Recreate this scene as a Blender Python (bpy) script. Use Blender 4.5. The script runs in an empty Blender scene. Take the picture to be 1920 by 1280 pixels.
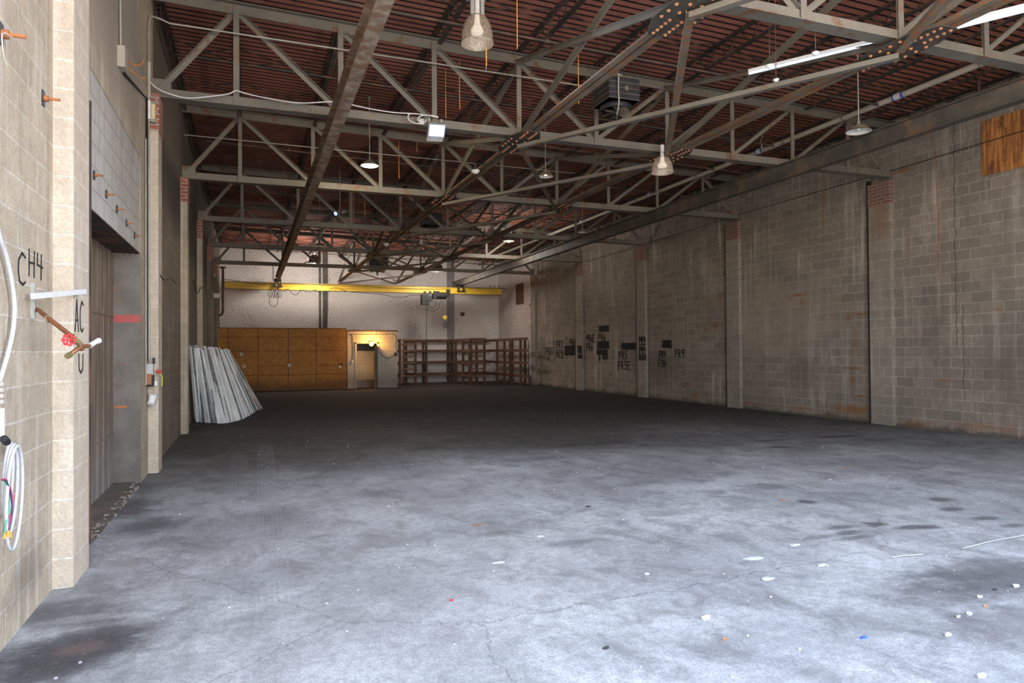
import bpy, math, random
from mathutils import Vector, Matrix
random.seed(7)
R = random.random
sc = bpy.context.scene
COL = sc.collection
V = Vector

# ------------------------------------------------------------------ camera
YAW, PIT, ROLL, FPX, CH = 0.36198, 0.01318, 0.00721, 1305.84, 1.61
cy, sy, cp, sp = math.cos(YAW), math.sin(YAW), math.cos(PIT), math.sin(PIT)
cr, sr = math.cos(ROLL), math.sin(ROLL)
vr, vf, vu = V((cy, -sy, 0)), V((sy*cp, cy*cp, sp)), V((-sy*sp, -cy*sp, cp))
cR, cU = cr*vr - sr*vu, sr*vr + cr*vu
cam = bpy.data.objects.new('camera', bpy.data.cameras.new('camera'))
COL.objects.link(cam)
cam.matrix_world = Matrix(((cR.x, cU.x, -vf.x, 0), (cR.y, cU.y, -vf.y, 0), (cR.z, cU.z, -vf.z, CH), (0, 0, 0, 1)))
cam.data.lens = 36*FPX/1920
cam.data.clip_end = 300
sc.camera = cam

# ------------------------------------------------------------------ world, light, exposure
sc.view_settings.view_transform = 'Standard'
sc.view_settings.look = 'None'
sc.view_settings.exposure = 1.35
sc.view_settings.gamma = 1.0
sc.view_settings.use_curve_mapping = False
sc.cycles.use_denoising = True
sc.cycles.max_bounces = 10
sc.cycles.diffuse_bounces = 7
sc.cycles.transparent_max_bounces = 12
sc.cycles.sample_clamp_indirect = 6

world = bpy.data.worlds.new('overcast_day'); sc.world = world
world.use_nodes = True
wn = world.node_tree; wn.nodes.clear()
wo = wn.nodes.new('ShaderNodeOutputWorld'); wb = wn.nodes.new('ShaderNodeBackground')
wt = wn.nodes.new('ShaderNodeTexCoord'); ws = wn.nodes.new('ShaderNodeSeparateXYZ'); wr = wn.nodes.new('ShaderNodeValToRGB')
wm = wn.nodes.new('ShaderNodeMapRange'); wm.inputs[1].default_value = -1; wm.inputs[2].default_value = 1
wn.links.new(wt.outputs['Generated'], ws.inputs[0]); wn.links.new(ws.outputs['Z'], wm.inputs[0])
wn.links.new(wm.outputs[0], wr.inputs[0]); wn.links.new(wr.outputs[0], wb.inputs[0]); wn.links.new(wb.outputs[0], wo.inputs[0])
el = wr.color_ramp.elements
el[0].position = 0.0; el[0].color = (0.9, 0.80, 0.68, 1)
el[1].position = 0.49; el[1].color = (1.5, 1.32, 1.08, 1)
e = el.new(0.53); e.color = (0.86, 0.92, 1.0, 1)
e = el.new(1.0); e.color = (0.56, 0.71, 1.0, 1)
wb.inputs[1].default_value = 3.1

def area(name, loc, rot, sx, sy_, power, col):
    l = bpy.data.lights.new(name, 'AREA'); l.shape = 'RECTANGLE'; l.size = sx; l.size_y = sy_
    l.energy = power; l.color = col
    o = bpy.data.objects.new(name, l); COL.objects.link(o); o.location = loc; o.rotation_euler = rot
    return o
p_ = area('daylight_portal', (5.7, 0.7, 3.4), (math.radians(90), 0, 0), 14.2, 6.9, 1, (1, 1, 1))
p_.data.cycles.is_portal = True

def lamp(name, loc, power, col, r=0.05):
    l = bpy.data.lights.new(name, 'POINT'); l.energy = power; l.color = col; l.shadow_soft_size = r
    o = bpy.data.objects.new(name, l); COL.objects.link(o); o.location = loc
    return o

# ------------------------------------------------------------------ pixel -> place helpers
def ray(px, py):
    X, Y = px-960, 640-py
    return (vf*FPX + cR*X + cU*Y).normalized()
def at(px, py, **k):
    (a, val), = k.items(); i = 'xyz'.index(a)
    v = ray(px, py); o = V((0, 0, CH))
    return o + v*((val-o[i])/v[i])

# ------------------------------------------------------------------ mesh builder
def rootloc(o):
    s = V((0, 0, 0))
    while o is not None:
        s += o.location; o = o.parent
    return s
class MB:
    def __init__(s): s.v = []; s.f = []; s.sm = []
    def add(s, vs, fs, smooth=False):
        n = len(s.v); s.v += [V(p) for p in vs]; s.f += [tuple(i+n for i in f) for f in fs]; s.sm += [smooth]*len(fs)
        return s
    def box(s, a, b):
        x0, y0, z0 = a; x1, y1, z1 = b
        return s.add([(x0,y0,z0),(x1,y0,z0),(x1,y1,z0),(x0,y1,z0),(x0,y0,z1),(x1,y0,z1),(x1,y1,z1),(x0,y1,z1)],
              [(0,3,2,1),(4,5,6,7),(0,1,5,4),(1,2,6,5),(2,3,7,6),(3,0,4,7)])
    def ext(s, prof, p0, p1, up=(0, 0, 1)):
        p0 = V(p0); p1 = V(p1); d = (p1-p0).normalized(); up = V(up)
        side = d.cross(up)
        if side.length < 1e-4: side = d.cross(V((0, 1, 0)))
        side.normalize(); w = side.cross(d)
        n = len(prof)
        vs = [p0+side*a+w*b for a, b in prof] + [p1+side*a+w*b for a, b in prof]
        fs = [(i, (i+1) % n, n+(i+1) % n, n+i) for i in range(n)] + [tuple(range(n-1, -1, -1)), tuple(range(n, 2*n))]
        return s.add(vs, fs)
    def bar(s, p0, p1, w, h, up=(0, 0, 1)):
        return s.ext([(-w/2, -h/2), (w/2, -h/2), (w/2, h/2), (-w/2, h/2)], p0, p1, up)
    def tube(s, pts, r, n=8, caps=True, smooth=True):
        pts = [V(p) for p in pts]; m = len(pts); vs = []; fs = []
        t0 = (pts[1]-pts[0]).normalized()
        a = t0.cross(V((0, 0, 1)))
        if a.length < .05: a = t0.cross(V((1, 0, 0)))
        a.normalize()
        for i, p in enumerate(pts):
            t = (pts[min(i+1, m-1)]-pts[max(i-1, 0)]).normalized()
            a = (a - t*a.dot(t)).normalized(); b = t.cross(a)
            rr = r[i] if isinstance(r, (list, tuple)) else r
            for k in range(n):
                an = 2*math.pi*k/n
                vs.append(p + a*math.cos(an)*rr + b*math.sin(an)*rr)
        for i in range(m-1):
            for k in range(n):
                fs.append((i*n+k, i*n+(k+1) % n, (i+1)*n+(k+1) % n, (i+1)*n+k))
        s.add(vs, fs, smooth)
        if caps:
            s.add([vs[k] for k in range(n)], [tuple(range(n-1, -1, -1))]); s.add([vs[(m-1)*n+k] for k in range(n)], [tuple(range(n))])
        return s
    def lathe(s, prof, c, n=24, smooth=True):
        c = V(c); vs = []; fs = []
        for r_, z in prof:
            for k in range(n):
                an = 2*math.pi*k/n; vs.append(c+V((r_*math.cos(an), r_*math.sin(an), z)))
        for i in range(len(prof)-1):
            for k in range(n): fs.append((i*n+k, i*n+(k+1) % n, (i+1)*n+(k+1) % n, (i+1)*n+k))
        return s.add(vs, fs, smooth)
    def build(s, name, mat, parent=None, loc=None):
        if parent is None and loc is None:
            xs = [p.x for p in s.v]; ys = [p.y for p in s.v]; zs = [p.z for p in s.v]
            loc = V(((min(xs)+max(xs))/2, (min(ys)+max(ys))/2, min(zs)))
        off = rootloc(parent) if parent is not None else V(loc)
        me = bpy.data.meshes.new(name)
        me.from_pydata([tuple(p-off) for p in s.v], [], s.f)
        me.polygons.foreach_set('use_smooth', s.sm)
        me.materials.append(mat); me.update()
        o = bpy.data.objects.new(name, me); COL.objects.link(o)
        if parent is not None: o.parent = parent
        else: o.location = off
        return o
def thing(name, label, cat, loc, group=None):
    o = bpy.data.objects.new(name, None); COL.objects.link(o); o.location = loc; o.empty_display_size = .1
    return tag(o, label, cat, group)
def tag(o, label, cat, group=None):
    o['label'] = label; o['category'] = cat
    if group: o['group'] = group
    return o
def struct(o): o['kind'] = 'structure'; return o
def dup(root, loc, label=None, group=None, rotz=None):
    r = root.copy(); COL.objects.link(r); r.location = loc
    if rotz is not None: r.rotation_euler = (0, 0, rotz)
    if label: r['label'] = label
    if group: r['group'] = group
    for ch in list(root.children):
        c = ch.copy(); COL.objects.link(c); c.parent = r
        for g in list(ch.children):
            d = g.copy(); COL.objects.link(d); d.parent = c
    return r
def catm(pts, k=6):
    pts = [V(p) for p in pts]; out = []
    P = [pts[0]*2-pts[1]] + pts + [pts[-1]*2-pts[-2]]
    for i in range(1, len(P)-2):
        for j in range(k):
            t = j/k; a, b, c, d = P[i-1], P[i], P[i+1], P[i+2]
            out.append(.5*((2*b)+(c-a)*t+(2*a-5*b+4*c-d)*t*t+(3*b-a-3*c+d)*t**3))
    return out+[pts[-1]]

# ------------------------------------------------------------------ node helpers
class NT:
    def __init__(s, name, rough=.8, metal=0.0, spec=None):
        s.m = bpy.data.materials.new(name); s.m.use_nodes = True; s.t = s.m.node_tree; s.t.nodes.clear()
        s.out = s.n('OutputMaterial'); s.b = s.n('BsdfPrincipled'); s.t.links.new(s.b.outputs[0], s.out.inputs[0])
        s.b.inputs['Roughness'].default_value = rough; s.b.inputs['Metallic'].default_value = metal
        if spec is not None: s.b.inputs['Specular IOR Level'].default_value = spec
        s._pos = None
    def n(s, k): return s.t.nodes.new('ShaderNode'+k)
    def set(s, sock, v):
        if isinstance(v, bpy.types.NodeSocket): s.t.links.new(v, sock)
        elif isinstance(v, (tuple, list)) and len(v) == 3 and sock.type == 'RGBA': sock.default_value = (*v, 1)
        else: sock.default_value = v
    def pos(s):
        if s._pos is None: s._pos = s.n('NewGeometry')
        return s._pos.outputs['Position']
    def math(s, op, a, b=0.0, c=0.0, clamp=False):
        x = s.n('Math'); x.operation = op; x.use_clamp = clamp
        s.set(x.inputs[0], a); s.set(x.inputs[1], b); s.set(x.inputs[2], c); return x.outputs[0]
    def vm(s, op, a, b=(0, 0, 0)):
        x = s.n('VectorMath'); x.operation = op; s.set(x.inputs[0], a)
        if op == 'SCALE': s.set(x.inputs['Scale'], b)
        else: s.set(x.inputs[1], b)
        return x.outputs['Value'] if op in ('LENGTH', 'DOT_PRODUCT') else x.outputs[0]
    def mix(s, f, a, b, mode='MIX'):
        x = s.n('Mix'); x.data_type = 'RGBA'; x.blend_type = mode
        s.set(x.inputs[0], f); s.set(x.inputs[6], a); s.set(x.inputs[7], b); return x.outputs[2]
    def noise(s, scale=1.0, det=4, vec=None, st=(1, 1, 1), rough=.55, dist=0.0, off=(0, 0, 0)):
        v = vec if vec is not None else s.pos()
        if st != (1, 1, 1) or off != (0, 0, 0):
            mp = s.n('Mapping'); s.set(mp.inputs[0], v); mp.inputs['Scale'].default_value = st; mp.inputs['Location'].default_value = off; v = mp.outputs[0]
        x = s.n('TexNoise'); s.set(x.inputs['Vector'], v); x.inputs['Scale'].default_value = scale
        x.inputs['Detail'].default_value = det; x.inputs['Roughness'].default_value = rough; x.inputs['Distortion'].default_value = dist
        return x.outputs[0]
    def ss(s, v, lo, hi, a=0.0, b=1.0):
        x = s.n('MapRange'); x.interpolation_type = 'SMOOTHSTEP'
        s.set(x.inputs[0], v); x.inputs[1].default_value = lo; x.inputs[2].default_value = hi
        x.inputs[3].default_value = a; x.inputs[4].default_value = b; return x.outputs[0]
    def sep(s, v):
        x = s.n('SeparateXYZ'); s.set(x.inputs[0], v); return x.outputs
    def comb(s, a, b, c=0.0):
        x = s.n('CombineXYZ'); s.set(x.inputs[0], a); s.set(x.inputs[1], b); s.set(x.inputs[2], c); return x.outputs[0]
    def uv(s):
        """horizontal run along the wall, and height"""
        P = s.sep(s.pos()); Nn = s.sep(s._pos.outputs['Normal'])
        fy = s.math('GREATER_THAN', s.math('ABSOLUTE', Nn[1]), .5)
        u = s.math('ADD', s.math('MULTIPLY', P[0], fy), s.math('MULTIPLY', P[1], s.math('SUBTRACT', 1.0, fy)))
        return s.comb(u, P[2]), u, P
    def blob(s, uvv, c, r, wob, soft=.5, amp=.5):
        d = s.vm('LENGTH', s.vm('MULTIPLY', s.vm('SUBTRACT', uvv, (c[0], c[1], 0)), (1/r[0], 1/r[1], 0)))
        return s.ss(s.math('ADD', d, s.math('MULTIPLY', s.math('SUBTRACT', wob, .5), amp*2)), 1.0, soft, 0.0, 1.0)
    def bump(s, h, st=.3, dist=.01):
        x = s.n('Bump'); x.inputs['Strength'].default_value = st; x.inputs['Distance'].default_value = dist
        s.set(x.inputs['Height'], h); s.t.links.new(x.outputs[0], s.b.inputs['Normal'])
    def brick(s, vec, w, h, c1, c2, mo, msize=.01, bias=0.0, smooth=.1):
        x = s.n('TexBrick'); s.set(x.inputs['Vector'], vec)
        s.set(x.inputs['Color1'], c1); s.set(x.inputs['Color2'], c2); s.set(x.inputs['Mortar'], mo)
        x.inputs['Scale'].default_value = 1; x.inputs['Mortar Size'].default_value = msize; x.inputs['Mortar Smooth'].default_value = smooth
        x.inputs['Bias'].default_value = bias; x.inputs['Brick Width'].default_value = w; x.inputs['Row Height'].default_value = h
        return x.outputs
    def col(s, c): s.set(s.b.inputs['Base Color'], c); return s.m

def paint(name, c, rough=.6, metal=0.0, var=.35, scale=3.0, rust=None, rustamt=.0, rscale=2.0, bump=0.0):
    t = NT(name, rough, metal)
    n1 = t.noise(scale, 5); f = t.ss(n1, .3, .7)
    dark = tuple(x*(1-var) for x in c); lite = tuple(min(1, x*(1+var*.6)) for x in c)
    cc = t.mix(f, dark, lite)
    fine = t.noise(60, 3)
    cc = t.mix(t.ss(fine, .35, .65, 0, .35), cc, tuple(x*.6 for x in c))
    if rust:
        rn = t.noise(rscale, 7, rough=.65)
        cc = t.mix(t.ss(rn, .62-rustamt*.35, .72-rustamt*.3), cc, rust)
    if bump: t.bump(fine, bump, .004)
    return t.col(cc)
def plain(name, c, rough=.6, metal=0.0): 
    t = NT(name, rough, metal)
    return t.col(t.mix(t.ss(t.noise(25, 3), .3, .7), tuple(x*.85 for x in c), c))
def glow(name, c, st):
    t = NT(name); t.b.inputs['Emission Color'].default_value = (*c, 1); t.b.inputs['Emission Strength'].default_value = st
    return t.col(c)

# ------------------------------------------------------------------ wall materials
def wy(px, py, x=12.58):
    p = at(px, py, x=x); return (p.y, p.z)
def block_wall(name, c1, c2, mo, streak, streakamt, stains=(), rusts=(), patches=(), cracks=(), soot=None, big=.25, zoff=0.0, basedirt=None):
    t = NT(name, .92, 0, .2)
    uvv, u, P = t.uv()
    wv = t.vm('ADD', uvv, (0.05, zoff, 0))
    warp = t.noise(7, 3); wv2 = t.vm('ADD', wv, t.vm('SCALE', t.comb(t.math('SUBTRACT', warp, .5), t.math('SUBTRACT', warp, .5)), .012))
    br = t.brick(wv2, .406, .203, c1, c2, mo, .007)
    cc = br[0]
    # soft tone changes from block to block and over the wall
    n1 = t.noise(.9, 5, rough=.6); cc = t.mix(t.ss(n1, .3, .72, 0, big*1.6), cc, tuple(x*.45 for x in c1))
    n2 = t.noise(9, 6, rough=.7); cc = t.mix(t.ss(n2, .35, .75, 0, .5), cc, tuple(x*.62 for x in c2))
    # pale runs down the wall
    sv = t.noise(1.0, 6, vec=uvv, st=(5.5, .35, 1), rough=.6)
    sv2 = t.noise(1.0, 3, vec=uvv, st=(.5, .5, 1), off=(3, 7, 0))
    m = t.math('MULTIPLY', t.ss(sv, .5, .68), t.ss(sv2, .38, .62))
    cc = t.mix(t.math('MULTIPLY', m, streakamt), cc, streak)
    dv = t.noise(1.0, 5, vec=uvv, st=(4, .3, 1), rough=.6, off=(11, 2, 0))
    cc = t.mix(t.ss(dv, .54, .76, 0, .5), cc, tuple(x*.4 for x in c1))
    wob = t.noise(2.6, 6, rough=.7)
    wob2 = t.noise(7, 6, vec=uvv, st=(1, .5, 1), rough=.75)
    for (c, r, colr, a) in patches: cc = t.mix(t.math('MULTIPLY', t.blob(uvv, c, r, wob, .6, .35), a), cc, colr)
    for (c, r, a) in stains: cc = t.mix(t.math('MULTIPLY', t.blob(uvv, c, r, wob, .2, .8), a), cc, (.10, .085, .07))
    if basedirt:
        lim = t.math('ADD', P[2], t.math('MULTIPLY', wob, -basedirt[0]*1.6))
        cc = t.mix(t.ss(lim, basedirt[0]*-.2, -basedirt[0]*.7, 0, .75), cc, basedirt[1])
    for (c, r, a) in rusts: cc = t.mix(t.math('MULTIPLY', t.blob(uvv, c, r, wob2, .1, .9), a), cc, (.26, .10, .025))
    for (uc, z0, z1, w) in cracks:
        off = t.math('MULTIPLY', t.math('SUBTRACT', t.noise(3.0, 4, vec=t.comb(0.0, P[2]), off=(uc, 0, 0)), .5), .16)
        d = t.math('ABSOLUTE', t.math('SUBTRACT', t.math('ADD', u, off), uc))
        k = t.math('MULTIPLY', t.math('LESS_THAN', d, w), t.math('MULTIPLY', t.math('GREATER_THAN', P[2], z0), t.math('LESS_THAN', P[2], z1)))
        cc = t.mix(k, cc, (.02, .018, .015))
    h = t.math('ADD', t.math('MULTIPLY', br[1], -1.0), t.math('MULTIPLY', t.noise(45, 4), .8))
    g = t.noise(38, 5, rough=.8); cc = t.mix(t.ss(g, .38, .66, 0, .38), cc, tuple(x*.5 for x in c1))
    t.bump(h, .8, .014)
    return t.col(cc)

rstn = []; rr = []
def rs(px, py, ry, rz, a=.9): rr.append((wy(px, py), (ry, rz), a))
rs(1497, 553, .42, .05); rs(1503, 565, .16, .14, .6); rs(1483, 560, .1, .1, .5)
rs(1612, 589, .30, .05, .9); rs(1590, 597, .1, .14); rs(1633, 600, .06, .3, .5)
rs(1605, 640, .14, .45, .45); rs(1600, 690, .36, .06, .9); rs(1597, 712, .16, .2, .7); rs(1612, 742, .22, .05, .9)
rs(1600, 768, 1.1, .16, .85); rs(1500, 765, .9, .07, .6); rs(1400, 755, 1.3, .07, .6); rs(1543, 400, .05, 1.0, .55); rs(1548, 350, .04, .7, .5)
rs(1870, 580, .16, .05, .6); rs(1775, 712, .45, .07, .5); rs(1330, 600, .14, .12, .8); rs(1342, 610, .16, .14, .9); rs(1323, 618, .14, .12, .7)
rs(1290, 720, .25, .08, .7); rs(1303, 742, .35, .16, .7); rs(1702, 455, .04, .5, .5); rs(1760, 400, .03, 1.0, .3); rs(1690, 320, .45, .07, .8)
rs(1668, 606, .08, .12, .6); rs(1150, 640, .3, .2, .35); rs(1350, 560, .16, .3, .4); rs(1850, 800, .9, .12, .5); rs(1720, 795, .5, .2, .35); rs(1362, 655, .25, .35, .35)
stn = [(wy(1235, 690), (2.2, .8), .5), (wy(1080, 560), (2.5, 1.5), .35), (wy(1740, 600), (.7, 1.2), .3), (wy(1500, 700), (1.0, .5), .3), (wy(1880, 700), (.9, 1.2), .35)]
pt = [(wy(1450, 600), (2.6, 1.0), (.42, .32, .25), .35), (wy(1650, 720), (.35, .35), (.20, .21, .24), .6)]
M = {}
M['wall_r'] = block_wall('grey_block_right', (.37, .315, .26), (.25, .215, .18), (.58, .52, .43), (.62, .57, .52), .65, stn, rr, pt,
    [(wy(1790, 400)[0], 1.6, 6.3, .006), (wy(1806, 640)[0], .6, 2.4, .005)], big=.3, basedirt=(.22, (.07, .05, .035)))
lst = [((5.0, .25), (.5, .25), .5)]
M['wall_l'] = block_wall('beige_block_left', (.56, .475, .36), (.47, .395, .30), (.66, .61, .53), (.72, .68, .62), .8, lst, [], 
    [((8.2, 5.2), (2.4, 1.15), (.36, .32, .275), .85), ((6.4, 5.2), (.55, 1.2), (.42, .38, .33), .6)], big=.28)
M['lintel'] = block_wall('pale_lintel_block', (.56, .53, .49), (.50, .475, .44), (.33, .30, .27), (.66, .64, .61), .4, big=.12)
M['wall_dark'] = block_wall('dark_block_left_far', (.26, .215, .17), (.21, .175, .14), (.38, .325, .26), (.38, .35, .31), .5, patches=[((13.5, 5.6), (4.5, 1.9), (.12, .108, .095), .8), ((22, 5.4), (9, 2.2), (.11, .10, .09), .75), ((31, 3.4), (4, 4), (.10, .085, .07), .6)], big=.35)  # darker brown block past the door, with darker patches high up and far back
M['pilaster_l'] = block_wall('pilaster_block', (.66, .57, .45), (.58, .49, .385), (.76, .70, .61), (.78, .74, .68), .45, big=.12)
M['pilaster_r'] = block_wall('pilaster_block_right', (.38, .33, .275), (.30, .26, .22), (.56, .49, .41), (.55, .49, .42), .5, [], [((10.95, 4.4), (.3, .9), .45)], big=.25)
def white_brick(name, w, h, base, dirt, patches=()):
    t = NT(name, .75, 0, .3)
    uvv, u, P = t.uv()
    br = t.brick(uvv, w, h, base, tuple(x*.90 for x in base), tuple(x*.62 for x in base), .006, smooth=.6)
    cc = br[0]
    chip = t.noise(11, 7, vec=uvv, st=(1, 2.6, 1), rough=.75)
    big = t.noise(.55, 4)
    lim = t.math('ADD', chip, t.math('MULTIPLY', t.math('SUBTRACT', big, .5), .35))
    cc = t.mix(t.ss(lim, .565, .62, 0, .85), cc, (.16, .12, .10))
    cc = t.mix(t.ss(t.noise(1.6, 5), .35, .75, 0, .35), cc, dirt)
    low = t.math('ADD', P[2], t.math('MULTIPLY', chip, -1.3))
    cc = t.mix(t.ss(low, .35, -.4, 0, .55), cc, (.17, .14, .11))
    wob = t.noise(2, 5)
    for (c, r, colr, a) in patches: cc = t.mix(t.math('MULTIPLY', t.blob(uvv, c, r, wob, .7, .2), a), cc, colr)
    t.bump(t.math('ADD', t.math('MULTIPLY', br[1], -1), chip), .5, .01)
    return t.col(cc)
bp = at(890, 630, y=35.2)
M['brick_white'] = white_brick('white_painted_brick', .21, .072, (.80, .75, .72), (.66, .60, .56), [((bp.x-.1, bp.z-.1), (1.0, 1.3), (.55, .47, .38), .6)])
M['block_white'] = white_brick('white_painted_block', .406, .203, (.56, .49, .46), (.38, .32, .29))
M['room_white'] = white_brick('cream_room_block', .406, .203, (.62, .57, .47), (.48, .43, .34))
def red_brick():
    t = NT('red_brick', .9); uvv, u, P = t.uv()
    br = t.brick(uvv, .21, .0735, (.42, .12, .07), (.30, .10, .07), (.48, .42, .37), .008)
    cc = t.mix(t.ss(t.noise(5, 5), .45, .7, 0, .55), br[0], (.22, .17, .14))
    t.bump(t.math('MULTIPLY', br[1], -1), .5, .01); return t.col(cc)
M['red_brick'] = red_brick()
M['red_brick_dull'] = (lambda: (lambda t, b: t.col(t.mix(t.ss(t.noise(3, 5), .4, .65, 0, .7), b[0], (.18, .13, .10))))(*(lambda t: (t, t.brick(t.uv()[0], .21, .0735, (.22, .09, .07), (.17, .075, .06), (.36, .29, .23), .008)))(NT('dull_red_brick', .9))))()

# ------------------------------------------------------------------ floor material
def floor_mat():
    t = NT('stained_concrete', .6, 0, .16)
    Pv = t.pos(); P = t.sep(Pv); flat = t.comb(P[0], P[1])
    n = t.noise(.8, 6, vec=flat, rough=.62); n2 = t.noise(3.0, 7, vec=flat, st=(1, .7, 1), rough=.68, dist=.6); fine = t.noise(70, 4, vec=flat)
    cc = t.mix(t.ss(n, .34, .68), (.33, .345, .35), (.53, .55, .555))
    cc = t.mix(t.ss(n2, .42, .68, 0, .62), cc, (.14, .143, .145))
    n3 = t.noise(1.7, 7, vec=flat, st=(1, .8, 1), rough=.7, dist=1.0, off=(20, 4, 0))
    cc = t.mix(t.ss(n3, .55, .72, 0, .5), cc, (.42, .43, .45))
    # tracked-in grime plus painted light falloff over the middle and far hall
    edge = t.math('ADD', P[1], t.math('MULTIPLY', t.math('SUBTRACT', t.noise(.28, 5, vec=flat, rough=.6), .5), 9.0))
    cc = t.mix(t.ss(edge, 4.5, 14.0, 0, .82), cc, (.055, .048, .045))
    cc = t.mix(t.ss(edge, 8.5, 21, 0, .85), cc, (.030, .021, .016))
    wob = t.noise(2.4, 6, vec=flat, rough=.7)
    wobf = t.math('ADD', t.math('MULTIPLY', wob, .5), t.math('MULTIPLY', t.noise(9, 7, vec=flat, st=(.6, 1, 1), rough=.75), .5))
    blobs = [(120,1225,.62,.42,.95),(190,1190,.36,.4,.85),(60,1265,.4,.3,.85),(130,1150,.55,.36,.7),(245,950,.34,.75,.8),(275,985,.4,.5,.7),(240,910,.2,.6,.6),(310,1015,.25,.25,.4),
      (1870,1080,1.1,.5,.75),(1750,1110,.6,.35,.5),(1890,1170,.8,.4,.6),(1640,1160,.6,.3,.35),
      (1510,940,.13,.14,.8),(1640,982,.16,.12,.8),(1575,988,.28,.10,.7),(1590,998,.2,.10,.7),(1540,1006,.35,.09,.5),(1600,1008,.3,.08,.6),(1710,988,.28,.11,.8),(1745,988,.2,.1,.8),(1845,972,.22,.12,.75),(1765,936,.2,.14,.7),(1785,954,.2,.13,.7),(1900,985,.2,.1,.7),(1450,825,.7,.16,.6),(1570,818,1.0,.25,.6),(1460,838,.4,.16,.7),
      (700,925,.3,.3,.35),(1000,860,.9,.3,.35),(1120,832,1.2,.3,.4),(800,840,.5,.4,.4),(930,1000,.3,.14,.4),(1080,1016,.35,.14,.45),(1260,960,.5,.2,.35),(1440,912,.5,.3,.4),
      (540,965,.5,.5,.35),(430,905,.4,.6,.35),(1200,900,1.6,.7,.25)]
    for (px, py, rx, ry, a) in blobs:
        c = at(px, py, z=0); cc = t.mix(t.math('MULTIPLY', t.blob(flat, (c.x, c.y), (rx, ry), wobf, .25, 1.0), a), cc, (.045, .040, .042))
    for (px, py, rx, ry, a, k) in [(150,1215,.16,.12,.8,(.14,.09,.08)),(240,1055,.25,.2,.5,(.24,.19,.17)),(700,1250,1.2,.5,.45,(.48,.49,.50)),(400,1250,.7,.4,.35,(.46,.47,.48)),(1250,1110,.5,.25,.3,(.44,.46,.50)),(1310,1050,.3,.2,.4,(.38,.40,.42)),(820,1170,.8,.5,.3,(.46,.47,.49)),(150,1160,.3,.1,.6,(.36,.37,.37))]:
        c = at(px, py, z=0); cc = t.mix(t.math('MULTIPLY', t.blob(flat, (c.x, c.y), (rx, ry), wob, .3, .8), a), cc, k)
    gr = t.noise(14, 8, vec=flat, rough=.8); cc = t.mix(t.ss(gr, .40, .66, 0, .45), cc, (.15, .152, .155)); cc = t.mix(t.ss(gr, .46, .30, 0, .35), cc, (.50, .515, .53))
    # tyre tracks: bands of fine parallel lines
    for (a, b, w, al) in [((-.12, 11.2), (-.10, 4.6), .13, .45), ((.27, 12.5), (.17, 4.6), .13, .55), ((1.93, 10.2), (1.62, 4.9), .12, .5), ((2.12, 9.0), (1.85, 5.6), .07, .35)]:
        sl = (b[0]-a[0])/(b[1]-a[1])
        cx = t.math('ADD', t.math('MULTIPLY', t.math('SUBTRACT', P[1], a[1]), sl), a[0])
        d = t.math('SUBTRACT', P[0], cx)
        band = t.math('MULTIPLY', t.ss(t.math('ABSOLUTE', d), w, w*.85), t.math('MULTIPLY', t.ss(P[1], b[1]-1.0, b[1]+.8), t.ss(P[1], a[1]+1.0, a[1]-.5)))
        tread = t.math('MULTIPLY', t.ss(t.math('SINE', t.math('MULTIPLY', d, 150.0)), -1.4, 1.2), t.ss(t.noise(5, 4, vec=flat), .3, .6))
        cc = t.mix(t.math('MULTIPLY', t.math('MULTIPLY', band, tread), al), cc, (.30, .31, .33))
    # cracks
    for (pts, w) in [(((.95, 3.0), (1.25, 4.6), (1.65, 6.0), (1.75, 7.0)), .004)]:
        pass
    vor = t.n('TexVoronoi'); vor.feature = 'DISTANCE_TO_EDGE'; vor.inputs['Scale'].default_value = .17
    t.set(vor.inputs['Vector'], t.vm('ADD', flat, t.vm('SCALE', t.comb(n2, wob), .35)))
    cc = t.mix(t.math('MULTIPLY', t.ss(vor.outputs['Distance'], .0016, .0004), .38), cc, (.06, .06, .065))
    spk = t.noise(28, 2, vec=flat); cc = t.mix(t.ss(spk, .735, .76, 0, .7), cc, (.55, .56, .58))
    cc = t.mix(t.ss(fine, .35, .7, 0, .4), cc, (.10, .10, .105))
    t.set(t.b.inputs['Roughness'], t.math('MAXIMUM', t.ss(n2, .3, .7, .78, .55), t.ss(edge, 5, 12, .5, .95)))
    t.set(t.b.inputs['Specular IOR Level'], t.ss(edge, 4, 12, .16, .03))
    t.bump(t.math('ADD', n2, t.math('MULTIPLY', fine, .35)), .25, .008)
    return t.col(cc)
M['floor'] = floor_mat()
def deck_mat():
    t = NT('rusty_roof_deck', .85)
    P = t.sep(t.pos())
    n = t.noise(1.2, 6, rough=.65)
    cc = t.mix(t.ss(n, .35, .7), (.58, .215, .15), (.42, .15, .105))
    side = t.math('ADD', P[0], t.math('MULTIPLY', t.noise(.5, 4), 5.0))
    rn = t.noise(3, 8, rough=.75)
    cc = t.mix(t.math('MULTIPLY', t.ss(side, 8.5, 12.5), t.ss(rn, .4, .62)), cc, (.34, .13, .05))
    cc = t.mix(t.ss(rn, .62, .74, 0, .6), cc, (.15, .06, .04))
    cc = t.mix(t.ss(t.noise(38, 5, rough=.8), .4, .65, 0, .55), cc, (.13, .05, .035))
    t.bump(rn, .3, .01)
    return t.col(cc)
M['deck'] = deck_mat()
M['flute'] = paint('shade_painted_flute', (.035, .018, .014), .9, 0, .3, 5)  # recess shade inside the deck flutes, painted as a near-black brown
GP = (.205, .185, .15)
M['truss'] = paint('grey_truss_paint', GP, .6, 0, .22, 1.5, (.17, .09, .05), .22, 3)
M['truss_rust'] = paint('rusty_strut', (.20, .165, .125), .75, 0, .35, 3.0, (.27, .12, .05), .42, 7)
M['rail'] = paint('rail_steel', (.44, .35, .26), .7, 0, .4, 6, (.27, .16, .10), .5, 5, .4)
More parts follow.
